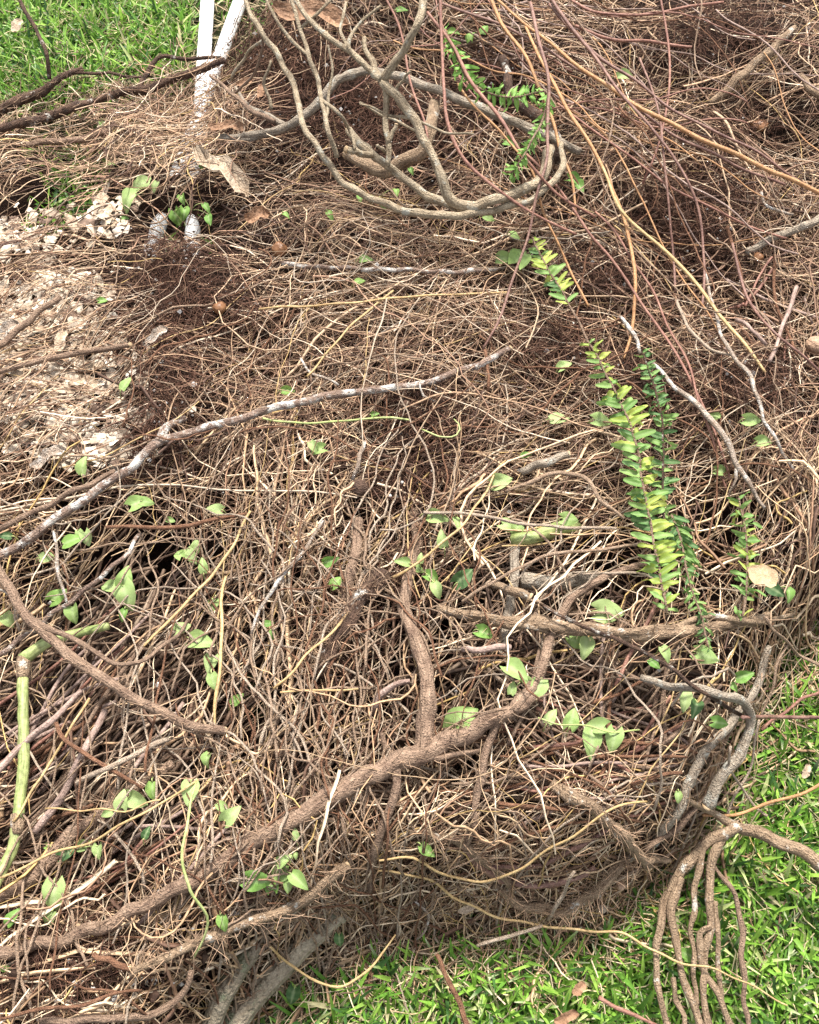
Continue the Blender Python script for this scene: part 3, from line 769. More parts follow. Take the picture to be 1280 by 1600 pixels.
tag(link('leaf_litter', mesh_np('leaf_litter', Vl.reshape(-1, 3), Qa, 'strand', colors=np.repeat(cl, 25, 0))), 'crumbled pale beige dry leaf litter under thin roots', 'leaf litter', kind='stuff')

# ------------------------------------------------------------------ white pipes under the pile
def pipe(label, a, b, r):
    A = ground_at([a[0]], [a[1]])[0]; B = ground_at([b[0]], [b[1]])[0]
    A[2], B[2] = 0.05, 0.022
    d = (B - A) / np.linalg.norm(B - A)
    B = B + d * 0.25; A = A - d * 0.6
    k = 28; P = A + (B - A) * np.linspace(0, 1, 14)[:, None]
    T, Bn, N = parallel_frames(P); an = np.arange(k) * 2 * math.pi / k
    ring = lambda rr: (P[:, None, :] + rr * (np.cos(an)[None, :, None] * Bn[:, None, :] + np.sin(an)[None, :, None] * N[:, None, :])).reshape(-1, 3)
    V = np.vstack([ring(r), ring(r * 0.86)]); s = len(P); Q = []
    for j in range(s - 1):
        for q in range(k):
            q2 = (q + 1) % k; Q.append((j*k+q, j*k+q2, (j+1)*k+q2, (j+1)*k+q)); o = s*k
            Q.append((o+j*k+q2, o+j*k+q, o+(j+1)*k+q, o+(j+1)*k+q2))
    for q in range(k):
        q2 = (q + 1) % k; o = s*k; e = (s-1)*k
        Q.append((q, o+q, o+q2, q2)); Q.append((e+q, e+q2, o+e+q2, o+e+q))
    base = np.array([A[0], A[1], 0])
    tag(link('plastic_pipe', mesh_np('plastic_pipe', V - base, Q, 'pvc'), loc=base), label, 'pipe', 'white plastic pipes')
pipe('white plastic pipe running straight back over the grass beside the pile', (334, -40), (303, 400), 0.016)
pipe('white plastic pipe slanting under the roots, the one beside the curved grey branches', (402, -30), (243, 390), 0.016)

# ------------------------------------------------------------------ thick roots and branches
branch('forked_root', 'thick forked brown root sweeping from the bottom left corner to the pile centre', 'root',
       [(-40, 1505, .02), (0, 1492, .02), (130, 1460, .02), (300, 1378, .025), (480, 1268, .03), (600, 1203, .03), (700, 1163, .03), (800, 1112, .03)], [11, 12, 13, 16, 18, 20, 20, 15], 'bark_brown', k=16, lump=0.2, rootlets=260, wig=0.002, off=-0.012,
       arms=[([(660, 1180, .03), (665, 1110, .03), (668, 1060, .03), (648, 1000, .03), (632, 945, .025), (640, 900, .015), (652, 850, .01), (645, 800, .0)], [19, 17, 15, 15, 13, 12, 12, 9]),
             ([(800, 1112, .03), (842, 1050, .03), (865, 985, .035), (885, 945, .03), (940, 905, .02), (1020, 880, .01)], [13, 11, 9, 8, 8, 6]),
             ([(795, 1115, .03), (838, 1092, .03)], [10, 8], 1),
             ([(785, 1122, .03), (765, 1165, .03), (750, 1230, .03), (740, 1290, .02), (715, 1350, .01)], [8, 8, 8, 7, 6]),
             ([(622, 1200, .03), (622, 1240, .03), (600, 1290, .02), (582, 1350, .02), (578, 1400, .01)], [10, 9, 9, 10, 8]),
             ([(640, 1160, .03), (690, 1175, .04), (750, 1172, .03)], [6, 6, 4]),
             ([(612, 1190, .03), (600, 1165, .03), (597, 1150, .04)], [9, 6, 4])])
branch('mossy_root', 'tan lichen-crusted root lying level below the green fern', 'root',
       [(680, 950, .01), (740, 965, .02), (800, 975, .02), (900, 985, .02), (1000, 990, .02), (1100, 985, .02), (1200, 968, .01)], [8, 11, 13, 13, 14, 13, 10], 'bark_tan', k=14, lump=0.25, rootlets=160,
       arms=[([(1040, 990, .02), (1120, 965, .03), (1180, 975, .02), (1240, 960, .01)], [6, 7, 6, 4]), ([(790, 985, .01), (830, 985, .03), (870, 992, .02)], [5, 6, 4])])
branch('lichen_branch', 'long whitish lichen-covered branch crossing the pile diagonally from the left edge', 'branch',
       [(-20, 885, .03), (0, 872, .03), (100, 803, .03), (200, 737, .03), (250, 695, .02), (330, 668, .015), (430, 640, .02), (550, 618, .02), (650, 602, .02), (740, 572, .02), (800, 546, .02)], [9, 9, 9, 9, 9, 8, 8, 8, 7, 7, 6], 'bark_white', k=10, lump=0.18, stiff=0.5, cuts='e', rootlets=60,
       arms=[([(247, 697, .02), (262, 670, .01), (290, 655, .0)], [10, 9, 6])])
branch('curved_root', 'smooth brown root curving down across the left side of the pile', 'root',
       [(-10, 875, .05), (10, 915, .05), (45, 965, .05), (120, 1032, .05), (200, 1087, .05), (280, 1127, .04), (352, 1145, .03)], [10, 10, 11, 11, 10, 10, 9], 'bark_brown', k=12, cuts='e', rootlets=50,
       arms=[([(50, 963, .05), (101, 984, .05), (144, 1012, .05), (175, 1032, .05), (215, 1035, .05), (255, 1012, .04), (296, 968, .02)], [7, 6, 5, 5, 4, 4, 3])])
branch('dark_root', 'rough dark brown root half buried at the left, above the thick forked root', 'root',
       [(-30, 1420, .0), (0, 1403, .0), (50, 1376, .0), (95, 1325, .0), (161, 1272, .0), (269, 1195, -.01)], [14, 15, 15, 14, 13, 9], 'bark_brown', k=12, lump=0.22, rootlets=120)
branch('soil_caked_root', 'dark soil-caked root in the middle, left of the forked root stem', 'root',
       [(600, 905, .0), (560, 945, .01), (525, 1005, .01), (498, 1060, .0)], [17, 20, 20, 12], 'bark_dark', k=12, lump=0.3, rootlets=220)
branch('upright_root', 'short straight brown root standing in the hair roots left of the forked stem', 'root',
       [(560, 815, .0), (552, 870, .01), (545, 920, .01), (538, 960, .0)], [10, 11, 11, 9], 'bark_brown', k=12, rootlets=40)
branch('knobbly_branch', 'knobbly brown branch with a pale broken end at the front right edge', 'branch',
       [(860, 1225, .0), (900, 1250, .01), (950, 1285, .02), (990, 1325, .03), (1012, 1358, .03)], [12, 13, 12, 11, 10], 'bark_tan', k=12, lump=0.3, cuts='e', rootlets=110,
       arms=[([(1008, 1352, .03), (1030, 1345, .03), (1046, 1346, .03)], [8, 7, 5], 1)])
branch('bristly_branch', 'bristly tan branch curving up to the knobbly branch above the lawn', 'branch',
       [(770, 1385, .0), (820, 1415, .01), (870, 1425, .01), (915, 1405, .02), (955, 1370, .02), (995, 1330, .02)], [10, 11, 12, 12, 10, 9], 'bark_tan', k=12, lump=0.3, rootlets=200)
branch('gnarled_root', 'gnarled root with soil running under the front hair roots', 'root',
       [(640, 1300, .0), (700, 1310, .0), (760, 1350, .0), (820, 1400, .0)], [9, 9, 9, 8], 'bark_tan', k=10, lump=0.3, rootlets=80)
branch('purple_vine', 'thick dark purple-brown vine with a thinner arm, low behind the bristly branch', 'vine',
       [(730, 1330, .0), (770, 1370, .0), (830, 1382, .0), (900, 1372, .0), (930, 1355, .0)], [8, 9, 9, 8, 6], 'stem_purple', k=10, arms=[([(770, 1345, .01), (850, 1350, .01), (900, 1325, .0), (960, 1290, .0)], [6, 6, 6, 5])])
branch('dead_branch', 'smooth pale grey dead branch bent over the right edge of the pile', 'branch',
       [(1000, 1060, .02), (1040, 1070, .03), (1085, 1080, .05), (1130, 1086, .07), (1163, 1100, .08), (1172, 1130, .09), (1158, 1170, .09), (1130, 1215, .08), (1100, 1262, .06)], [7, 8, 9, 9, 10, 10, 11, 12, 11], 'bark_grey', k=12, cuts='e', stiff=0.3)
branch('pale_branch', 'mottled grey branch leaning behind the bent dead branch', 'branch',
       [(1200, 1010, .01), (1180, 1075, .02), (1140, 1130, .02), (1100, 1180, .02), (1060, 1260, .02), (1020, 1320, .01)], [7, 8, 9, 10, 10, 9], 'bark_grey', k=10, lump=0.2, rootlets=80)
branch('thin_brown_branch', 'thin brown branch running down beside the bent dead branch to the lawn', 'branch',
       [(1150, 1185, .02), (1110, 1240, .03), (1060, 1290, .03), (1010, 1330, .02)], [7, 7, 7, 6], 'bark_brown', k=8)
branch('woody_vine', 'light brown woody stem leaving the pile over the lawn at the right edge', 'stem',
       [(1060, 1245, .03), (1115, 1272, .05), (1150, 1290, .06), (1210, 1315, .07), (1290, 1355, .07), (1340, 1380, .06)], [5, 7, 13, 13, 13, 13], 'bark_tan', k=12, lump=0.12, stiff=0.4)
rc = tag(empty('root_cluster', ground_at([1090], [1560])[0]), 'cluster of slender jointed roots spread over the lawn at the lower right', 'roots')
for pts, rr in [([(1155, 1292, .07), (1110, 1312, .06), (1075, 1350, .05), (1045, 1400, .04), (1030, 1450, .04), (1027, 1530, .035), (1045, 1610, .03)], [9, 9, 8, 7, 5, 5, 5]),
                ([(1062, 1370, .05), (1050, 1420, .045), (1060, 1490, .04), (1075, 1550, .035), (1100, 1615, .03)], [7, 7, 5, 6, 6]),
                ([(1100, 1325, .06), (1085, 1400, .05), (1082, 1460, .04), (1085, 1520, .035), (1088, 1575, .03)], [5, 5, 4, 4, 4]),
                ([(1130, 1303, .06), (1113, 1350, .06), (1108, 1410, .05), (1112, 1450, .045), (1102, 1490, .04), (1098, 1545, .035), (1110, 1612, .03)], [7, 7, 6, 6, 5, 5, 6]),
                ([(1112, 1448, .05), (1096, 1455, .05), (1094, 1480, .045), (1100, 1515, .04), (1125, 1560, .035), (1145, 1615, .03)], [4, 5, 5, 5, 5, 6]),
                ([(1118, 1410, .05), (1122, 1470, .04), (1124, 1530, .035), (1128, 1570, .03)], [4, 4, 4, 4]),
                ([(1115, 1350, .05), (1140, 1385, .05), (1155, 1420, .04), (1160, 1500, .035), (1168, 1610, .03)], [3, 4, 5, 4, 4]),
                ([(1050, 1530, .035), (1062, 1570, .03), (1068, 1612, .03)], [4, 4, 4])]:
    P = trace(pts, 0, 0.0015, stiff=0.2); Rr = radii(P, rr)
    Rr *= 1 + 0.18 * (np.abs(np.sin(np.arange(len(P)) * 0.45)) > 0.96)
    tube_obj('root', P, Rr, 'bark_tan' if rr[0] > 3 else 'bark_brown', rc, 8, 0.08, base=np.array(rc.location))

# weathered log at the bottom, split along its length
def log(label, pts, rpx, off):
    P = trace(pts, off, 0.001, stiff=0); Rd = radii(P, rpx)
    root = tag(empty('weathered_log', P[0]), label, 'log')
    k = 40; s = len(P); T, B, N = parallel_frames(P); an = np.arange(k) * 2 * math.pi / k
    f = 1 + 0.05 * np.sin(an * 11 + 1)[None] * np.ones((s, 1)) + 0.035 * np.sin(an * 17)[None] + rng.normal(0, 0.012, (1, k)) + rng.normal(0, 0.004, (s, k))
    for c in (0.4, 1.5, 2.6, 4.4): f -= 0.16 * np.exp(-((((an - c + math.pi) % 6.283) - math.pi) / 0.08) ** 2)[None] * (0.5 + 0.5 * np.sin(np.linspace(0, 5, s) + c))[:, None]
    V = (P[:, None] + (Rd[:, None] * f)[..., None] * (np.cos(an)[None, :, None] * B[:, None] + np.sin(an)[None, :, None] * N[:, None])).reshape(-1, 3)
    j = np.arange(s - 1)[:, None] * k; q = np.arange(k)[None]; q2 = (q + 1) % k
    Q = np.stack([j + q, j + q2, j + k + q2, j + k + q], -1).reshape(-1, 4)
    link('trunk', mesh_np('trunk', V - P[0], Q, 'wood_weathered'), root)
    cut_end(P, Rd[-1] * 0.97, root, P[0], 'wood_weathered'); cut_end(P, Rd[0] * 0.97, root, P[0], 'wood_weathered', at_end=False)
log('weathered grey split log poking out of the pile at the bottom', [(335, 1645, .0), (395, 1560, .0), (455, 1495, .0), (530, 1425, -.02)], [20, 19, 18, 15], 0.0)
log('greenish grey log end beside the split log at the bottom edge', [(330, 1600, .0), (358, 1540, .0), (400, 1475, -.02)], [15, 15, 13], 0.0)
branch('rooty_branch', 'light brown branch with fine rootlets along the front edge above the log', 'branch',
       [(200, 1525, .02), (289, 1482, .02), (360, 1452, .03), (430, 1429, .03), (490, 1395, .03), (545, 1352, .03)], [8, 9, 11, 12, 12, 9], 'bark_tan', k=10, lump=0.25, rootlets=160, cuts='e')
branch('low_root', 'curved brown root at the bottom edge left of the log', 'root',
       [(60, 1600, .02), (161, 1592, .02), (235, 1585, .02), (286, 1560, .03), (297, 1516, .03)], [7, 8, 8, 8, 6], 'bark_brown', k=8)
branch('bottom_root', 'thin reddish root level across the bottom left corner', 'root', [(-10, 1596, .03), (67, 1580, .04), (130, 1566, .04), (168, 1558, .04), (220, 1548, .03)], [3, 4, 4, 4, 3], 'root_rust', k=7)
branch('split_stick', 'short split reddish stick under the thick forked root at the bottom left', 'stick', [(145, 1492, .03), (205, 1515, .03)], [6, 7], 'root_rust', k=8, cuts='e')

# ------------------------------------------------------------------ the bush of curved grey branches at the top
G = 'curved grey branches at the top'
branch('grey_branch', 'thick grey branch arching behind the bush from left to right', 'branch',
       [(340, 217, .05), (400, 213, .06), (450, 200, .07), (495, 168, .09), (530, 128, .12), (570, 115, .13), (640, 128, .12), (720, 160, .11), (790, 190, .10), (850, 215, .08), (905, 240, .06)], [5, 8, 9, 9, 9, 9, 9, 9, 9, 9, 8], 'bark_grey', G, k=12, stiff=0.2,
       arms=[([(450, 190, .07), (420, 178, .06), (385, 160, .06), (368, 140, .06)], [6, 5, 4, 3]), ([(420, 213, .06), (375, 222, .05), (350, 212, .05)], [6, 5, 4], 1)])
branch('grey_branch', 'long grey branch looping round the front of the bush', 'branch',
       [(378, -20, .28), (400, 40, .26), (440, 95, .23), (462, 150, .2), (475, 195, .17), (500, 240, .14), (545, 292, .1), (620, 328, .08), (690, 340, .08), (770, 330, .08), (840, 308, .09), (875, 270, .1), (878, 225, .1)], [4, 5, 6, 6, 6, 7, 7, 8, 8, 8, 7, 7, 5], 'bark_olive', G, k=10, stiff=0.15)
branch('grey_branch', 'stout olive grey stem rising from the loop and forking near the top', 'branch',
       [(860, 235, .09), (850, 275, .09), (810, 303, .09), (760, 320, .09), (712, 322, .09), (690, 280, .13), (660, 215, .18), (630, 165, .22), (598, 130, .25)], [10, 11, 11, 10, 11, 9, 9, 9, 9], 'bark_olive', G, k=12, stiff=0.0,
       arms=[([(598, 132, .25), (625, 90, .28), (652, 45, .31), (664, -15, .34)], [9, 8, 8, 8]), ([(598, 130, .25), (575, 85, .27), (568, 60, .28)], [8, 6, 4]),
             ([(592, 128, .25), (560, 95, .27), (520, 65, .29), (480, 30, .31), (455, -15, .33)], [7, 6, 6, 5, 5]),
             ([(597, 138, .25), (600, 190, .2), (606, 225, .17), (606, 262, .13)], [7, 6, 6, 6]),
             ([(606, 225, .17), (620, 195, .2)], [5, 4], 1), ([(605, 240, .15), (590, 228, .17)], [4, 3]),
             ([(562, 100, .27), (545, 75, .29), (560, 40, .3), (595, 10, .32)], [4, 4, 3, 3]),
             ([(640, 200, .19), (605, 185, .2), (562, 162, .22)], [4, 3, 2])])
branch('grey_branch', 'grey stem with a sawn stub lying inside the loop', 'branch',
       [(715, 326, .07), (660, 305, .08), (625, 275, .1), (600, 258, .12), (575, 240, .13), (545, 205, .14)], [9, 9, 8, 8, 8, 8], 'bark_olive', G, k=12, stiff=0.1, cuts='e',
       arms=[([(578, 243, .13), (558, 240, .13), (540, 235, .13)], [7, 7, 7], 1)])
branch('tan_log', 'thick tan limb curving up inside the loop of branches', 'branch',
       [(545, 245, .06), (590, 268, .07), (630, 262, .08), (658, 240, .09), (672, 205, .1), (680, 165, .09)], [12, 13, 14, 14, 13, 11], 'bark_tan', k=12, cuts='s', stiff=0.1)
branch('bush_twig', 'upright thin grey twig left of the fork, rising from the looping branch', 'twig',
       [(528, 248, .13), (510, 195, .18), (495, 130, .22), (483, 85, .25), (465, 30, .28), (455, -15, .3)], [5, 5, 5, 5, 4, 4], 'bark_olive', k=8, stiff=0.1,
       arms=[([(484, 88, .25), (450, 55, .27), (420, 10, .3), (412, -15, .3)], [4, 4, 3, 3]), ([(500, 150, .21), (525, 170, .2), (545, 200, .17), (555, 235, .14)], [4, 4, 4, 3])])
branch('bush_twig', 'slender brown twig bending at the upper left of the bush', 'twig',
       [(330, 118, .08), (365, 150, .1), (400, 178, .12), (430, 190, .12)], [3, 4, 5, 5], 'bark_brown', k=8, stiff=0.2, arms=[([(365, 150, .1), (395, 120, .14), (410, 70, .2), (405, 30, .24)], [3, 3, 3, 3])])
branch('bush_twig', 'straight pale twig leaning right through the middle of the loop', 'twig', [(562, 162, .2), (600, 182, .18), (650, 205, .16), (665, 215, .15)], [3, 3, 3, 3], 'bark_olive', k=7)
branch('dark_limb', 'dark mossy limb under the red vines right of the bush', 'branch', [(880, 250, .03), (845, 195, .05), (800, 150, .05), (785, 95, .05)], [14, 12, 10, 8], 'bark_dark', k=10, lump=0.2)
branch('pale_limb', 'short pale limb crossed by roots at the upper right', 'branch', [(1110, 165, .0), (1160, 120, .02), (1210, 75, .03), (1245, 45, .03)], [7, 9, 9, 6], 'bark_tan', k=10, arms=[([(1250, 120, .02), (1265, 140, .02), (1285, 155, .01)], [6, 7, 7])])
branch('grey_stick', 'grey weathered stick at the right edge below the red vines', 'stick', [(1165, 395, .0), (1220, 370, .01), (1290, 340, .01)], [7, 8, 8], 'bark_grey', k=8)

# ------------------------------------------------------------------ upper left: dark rooty branches on the grass
branch('dark_branch', 'long dark brown branch lying on the grass at the upper left', 'branch',
       [(-20, 212, .03), (0, 205, .03), (60, 190, .04), (110, 175, .04), (160, 155, .05), (230, 142, .05), (290, 120, .05), (350, 98, .05)], [9, 9, 9, 8, 8, 9, 8, 6], 'bark_dark', k=10, lump=0.2, rootlets=150,
       arms=[([(215, 135, .05), (228, 110, .06), (245, 90, .06), (290, 90, .06), (345, 92, .05)], [5, 5, 4, 4, 3])])
branch('mossy_branch', 'short dark mossy branch crossing the grass above the long dark branch', 'branch',
       [(-20, 190, .03), (20, 165, .04), (70, 143, .05), (100, 125, .05), (130, 108, .05)], [9, 10, 9, 7, 5], 'bark_dark', k=10, lump=0.25, rootlets=70,
       arms=[([(115, 118, .05), (160, 118, .05), (240, 122, .05)], [3, 3, 2])])
branch('bowed_twig', 'bare dark twig bowing down over the grass in the upper left corner', 'twig', [(20, -20, .13), (38, 15, .12), (58, 50, .11), (73, 85, .09), (78, 125, .06)], [3, 4, 4, 4, 4], 'bark_dark', k=8, stiff=0.1)
branch('buried_root', 'brown root along the rear edge of the pile below the dark branch', 'root', [(40, 228, .02), (110, 222, .02), (170, 210, .02), (230, 202, .01)], [6, 7, 7, 5], 'bark_brown', k=8, rootlets=60)
branch('leaning_stick', 'brown stick slanting over the pale leaf litter at the left edge', 'stick', [(-10, 552, .02), (44, 504, .03), (97, 464, .03)], [7, 7, 6], 'bark_brown', k=8)
branch('litter_stick', 'straight brown stick lying over the pale leaf litter, reaching the dark mat', 'stick', [(-10, 584, .02), (84, 561, .02), (151, 548, .02), (206, 541, .02)], [5, 6, 6, 5], 'bark_brown', k=8, cuts='e')
branch('side_stick', 'brown stick running along the left part of the whitish branch', 'stick', [(0, 828, .03), (60, 798, .03), (144, 756, .03), (180, 738, .02)], [6, 6, 6, 5], 'bark_brown', k=8)
branch('white_stick', 'pale speckled stick under the curved root on the left', 'stick', [(-10, 1030, .03), (50, 988, .03), (100, 948, .03), (161, 901, .03), (202, 861, .03), (222, 835, .02)], [6, 6, 5, 5, 5, 4], 'bark_white', k=8)
branch('stub_branch', 'blunt tan stub sticking up beside a grey post right of the forked root', 'branch', [(770, 915, .0), (795, 922, .02), (826, 936, .03)], [7, 9, 10], 'bark_tan', k=10, cuts='e')
branch('grey_post', 'pale grey stick standing behind the blunt tan stub', 'stick', [(808, 850, .0), (800, 905, .0), (795, 965, -.01), (785, 1030, -.02)], [9, 10, 10, 9], 'bark_grey', k=10)
branch('grey_log', 'smooth grey log lying in the hollow left of the fern', 'log', [(815, 912, -.02), (870, 915, -.02), (930, 905, -.03)], [17, 18, 15], 'bark_grey', k=12, lump=0.08)
branch('speckled_stick', 'short speckled grey stick above the glossy green stem', 'stick', [(815, 738, .01), (860, 722, .02), (890, 710, .01)], [8, 9, 7], 'bark_grey', k=10, cuts='e')
branch('grey_offcut', 'smooth purplish offcut under the left part of the level tan root', 'stick', [(720, 1018, .01), (755, 1015, .02), (798, 1012, .02)], [6, 7, 7], 'dry_grey', k=8)
branch('broken_stub', 'broken grey stub between the forked root and the hanging roots', 'stick', [(585, 1115, .0), (595, 1085, .02), (640, 1065, .03)], [7, 8, 5], 'dry_grey', k=8)

# stems of green cane at the left
gc = tag(empty('green_cane', surf([30], [1250])[0]), 'bent pale green cane standing among dead stems at the left edge', 'cane')
for pts, rr in [([(170, 978, .02), (128, 988, .02), (77, 1002, .03), (34, 1032, .03)], [6, 7, 9, 10]), ([(36, 1060, .03), (37, 1116, .03), (36, 1200, .03), (33, 1240, .03), (27, 1290, .03)], [8, 8, 9, 9, 9]), ([(28, 1285, .03), (14, 1340, .02), (-10, 1385, .02)], [9, 9, 9])]:
    P = trace(pts, 0, 0.0008); tube_obj('cane_segment', P, radii(P, rr), 'stem_green', gc, 12, 0.03, base=np.array(gc.location))
for pu, pv in ((36, 1045), (28, 1288)):
    P = trace([(pu, pv - 16, .03), (pu, pv, .03), (pu - 1, pv + 16, .03)], 0, 0); tube_obj('node', P, radii(P, [9, 12, 9]), 'bark_tan', gc, 12, 0.15, base=np.array(gc.location))
branch('glossy_shoot', 'glossy green and brown thick stem end in the hollow left of the fern', 'stem', [(800, 848, .0), (830, 842, .01), (865, 832, .0), (900, 826, -.02)], [12, 14, 14, 11], 'stem_green', k=14, lump=0.05)

# ------------------------------------------------------------------ long vine stems over the upper right
VG = 'long vine stems over the upper right'
VINES = [
 ('thick golden orange vine stem slanting right over the pile to the right edge', 'stem_orange', [(760, -15, .12), (800, 20, .12), (850, 63, .12), (930, 120, .11), (1000, 165, .1), (1100, 220, .09), (1180, 255, .08), (1300, 308, .07)], [3, 3, 4, 4.5, 5, 5, 5, 5]),
 ('dark red vine stem curving down to a loose hanging end on the dark mat', 'stem_purple', [(855, -10, .14), (894, 44, .13), (934, 94, .12), (974, 151, .11), (1018, 202, .1), (1052, 242, .09), (1078, 286, .08), (1095, 336, .06), (1100, 400, .05), (1094, 480, .02)], [4, 4, 3.5, 3.5, 3, 3, 3, 3, 3, 3]),
 ('bright orange vine stem bending down to the top of the fern', 'stem_orange', [(820, 40, .12), (857, 114, .12), (884, 168, .11), (917, 215, .1), (941, 259, .09), (961, 309, .08), (984, 370, .06), (992, 440, .05), (988, 510, .03), (976, 560, .01)], [3, 3.5, 4, 4, 4, 4, 4, 4, 3.5, 3]),
 ('golden vine stem forking off the orange one toward the right', 'stem_gold', [(941, 262, .09), (968, 322, .09), (1001, 356, .08), (1041, 396, .07), (1110, 470, .05), (1150, 520, .03), (1196, 582, .01)], [3, 3.5, 3.5, 4, 4, 4, 3]),
 ('dark purple vine stem crossing the thick golden one to the right edge', 'stem_purple', [(860, 5, .13), (910, 65, .12), (960, 105, .11), (1010, 140, .1), (1070, 182, .09), (1142, 215, .08), (1250, 282, .06)], [4, 4, 3.5, 3, 3, 3, 2.5]),
 ('thin red vine stem hanging nearly straight past the dark mat', 'stem_purple', [(1000, 90, .1), (1015, 124, .1), (1028, 175, .09), (1034, 215, .09), (1041, 269, .08), (1046, 340, .06), (1052, 400, .04), (1056, 455, .02)], [2.5] * 8),
 ('thin rust-coloured vine stem dropping from the top edge and curling left', 'stem_red', [(1030, -10, .1), (1045, 67, .09), (1046, 134, .08), (1035, 200, .07), (1018, 258, .05), (1005, 290, .03)], [2.5] * 6),
 ('pinkish vine stem running from the bush down past the fern to the right', 'stem_red', [(820, 240, .08), (850, 270, .08), (894, 320, .07), (927, 370, .06), (951, 400, .05), (1000, 470, .04), (1060, 560, .03), (1110, 660, .02), (1150, 770, .0)], [3, 3, 3, 3, 3, 3, 3, 3, 2.5]),
 ('thin straight vine stem slanting to the lower right below the golden one', 'stem_red', [(870, 160, .08), (907, 188, .08), (1018, 269, .06), (1102, 322, .05), (1230, 373, .02)], [2.5] * 5),
 ('pink-red vine stem with a kink sweeping through the right of the bush', 'stem_red', [(688, -10, .22), (690, 60, .2), (694, 140, .17), (699, 188, .15), (722, 244, .13), (769, 290, .11), (816, 323, .09), (900, 366, .05)], [3.5, 3.5, 3.5, 4, 4, 3.5, 3, 3]),
 ('reddish vine stem falling through the centre of the loop of branches', 'stem_red', [(600, -10, .2), (619, 28, .19), (637, 108, .16), (666, 206, .12), (672, 240, .1)], [2.5] * 5),
 ('brown vine stem slanting across the small bright fern', 'stem_red', [(670, 20, .2), (708, 70, .19), (735, 125, .18), (792, 201, .15), (825, 253, .13), (870, 300, .09), (930, 340, .05)], [3, 3.5, 4, 4, 3.5, 3, 3]),
 ('long purple vine stem dropping past the bright fern to the middle of the pile', 'stem_purple', [(828, 5, .18), (842, 60, .18), (853, 108, .17), (858, 188, .15), (855, 240, .13), (839, 300, .1), (830, 352, .08), (805, 430, .05), (778, 500, .03), (755, 545, .01)], [4, 4, 4, 4, 3.5, 3, 3, 3, 3, 2.5]),
 ('tan vine stem beside the bright fern bending toward the orange stems', 'stem_orange', [(762, -10, .16), (780, 30, .15), (811, 70, .14), (840, 130, .13), (862, 188, .11), (890, 272, .08), (900, 330, .05)], [4, 4, 3.5, 3.5, 3.5, 3, 2.5]),
 ('dark red vine stem at the top edge, topmost of those slanting right', 'stem_purple', [(690, 5, .12), (750, 25, .12), (800, 45, .11), (880, 95, .1), (960, 140, .09), (1040, 200, .07), (1160, 262, .04), (1225, 290, .02)], [3] * 8),
 ('rust-coloured stem bowing along the top edge right of the bush', 'stem_red', [(885, -5, .06), (920, 15, .06), (970, 23, .06), (1030, 20, .06), (1080, 10, .05), (1130, 2, .04)], [3] * 6),
 ('pale brown vine stem arching over the upper right toward the right edge', 'stem_red', [(900, 40, .07), (960, 62, .07), (1020, 65, .06), (1080, 73, .05)], [3.5, 3.5, 3.5, 3]),
 ('thin orange vine stem crossing the lower loop beside the purple one', 'stem_orange', [(715, 130, .14), (750, 175, .14), (790, 215, .12), (830, 265, .1), (850, 330, .06), (880, 400, .03), (920, 480, .02)], [2.5] * 7),
 ('brown stem descending right of the fern toward the white root', 'stem_red', [(930, 330, .05), (975, 380, .05), (1010, 440, .04), (1050, 520, .03), (1085, 600, .03), (1110, 680, .02), (1140, 770, .0)], [2.5] * 7),
 ('dark stem ending in a straight drop at the right edge', 'stem_purple', [(1143, 380, .03), (1155, 425, .03), (1167, 461, .03), (1213, 524, .03), (1262, 563, .02), (1290, 590, .01)], [3, 3.5, 3, 3, 3, 3]),
]
for lab, mt, pts, rr in VINES:
    P = trace(pts, 0, 0.0018, stiff=0.25, wl=0.11); tag(tube_obj('long_vine', P, radii(P, rr) * 0.72, mt, k=7, lump=0.08), lab, 'vine stem', VG)

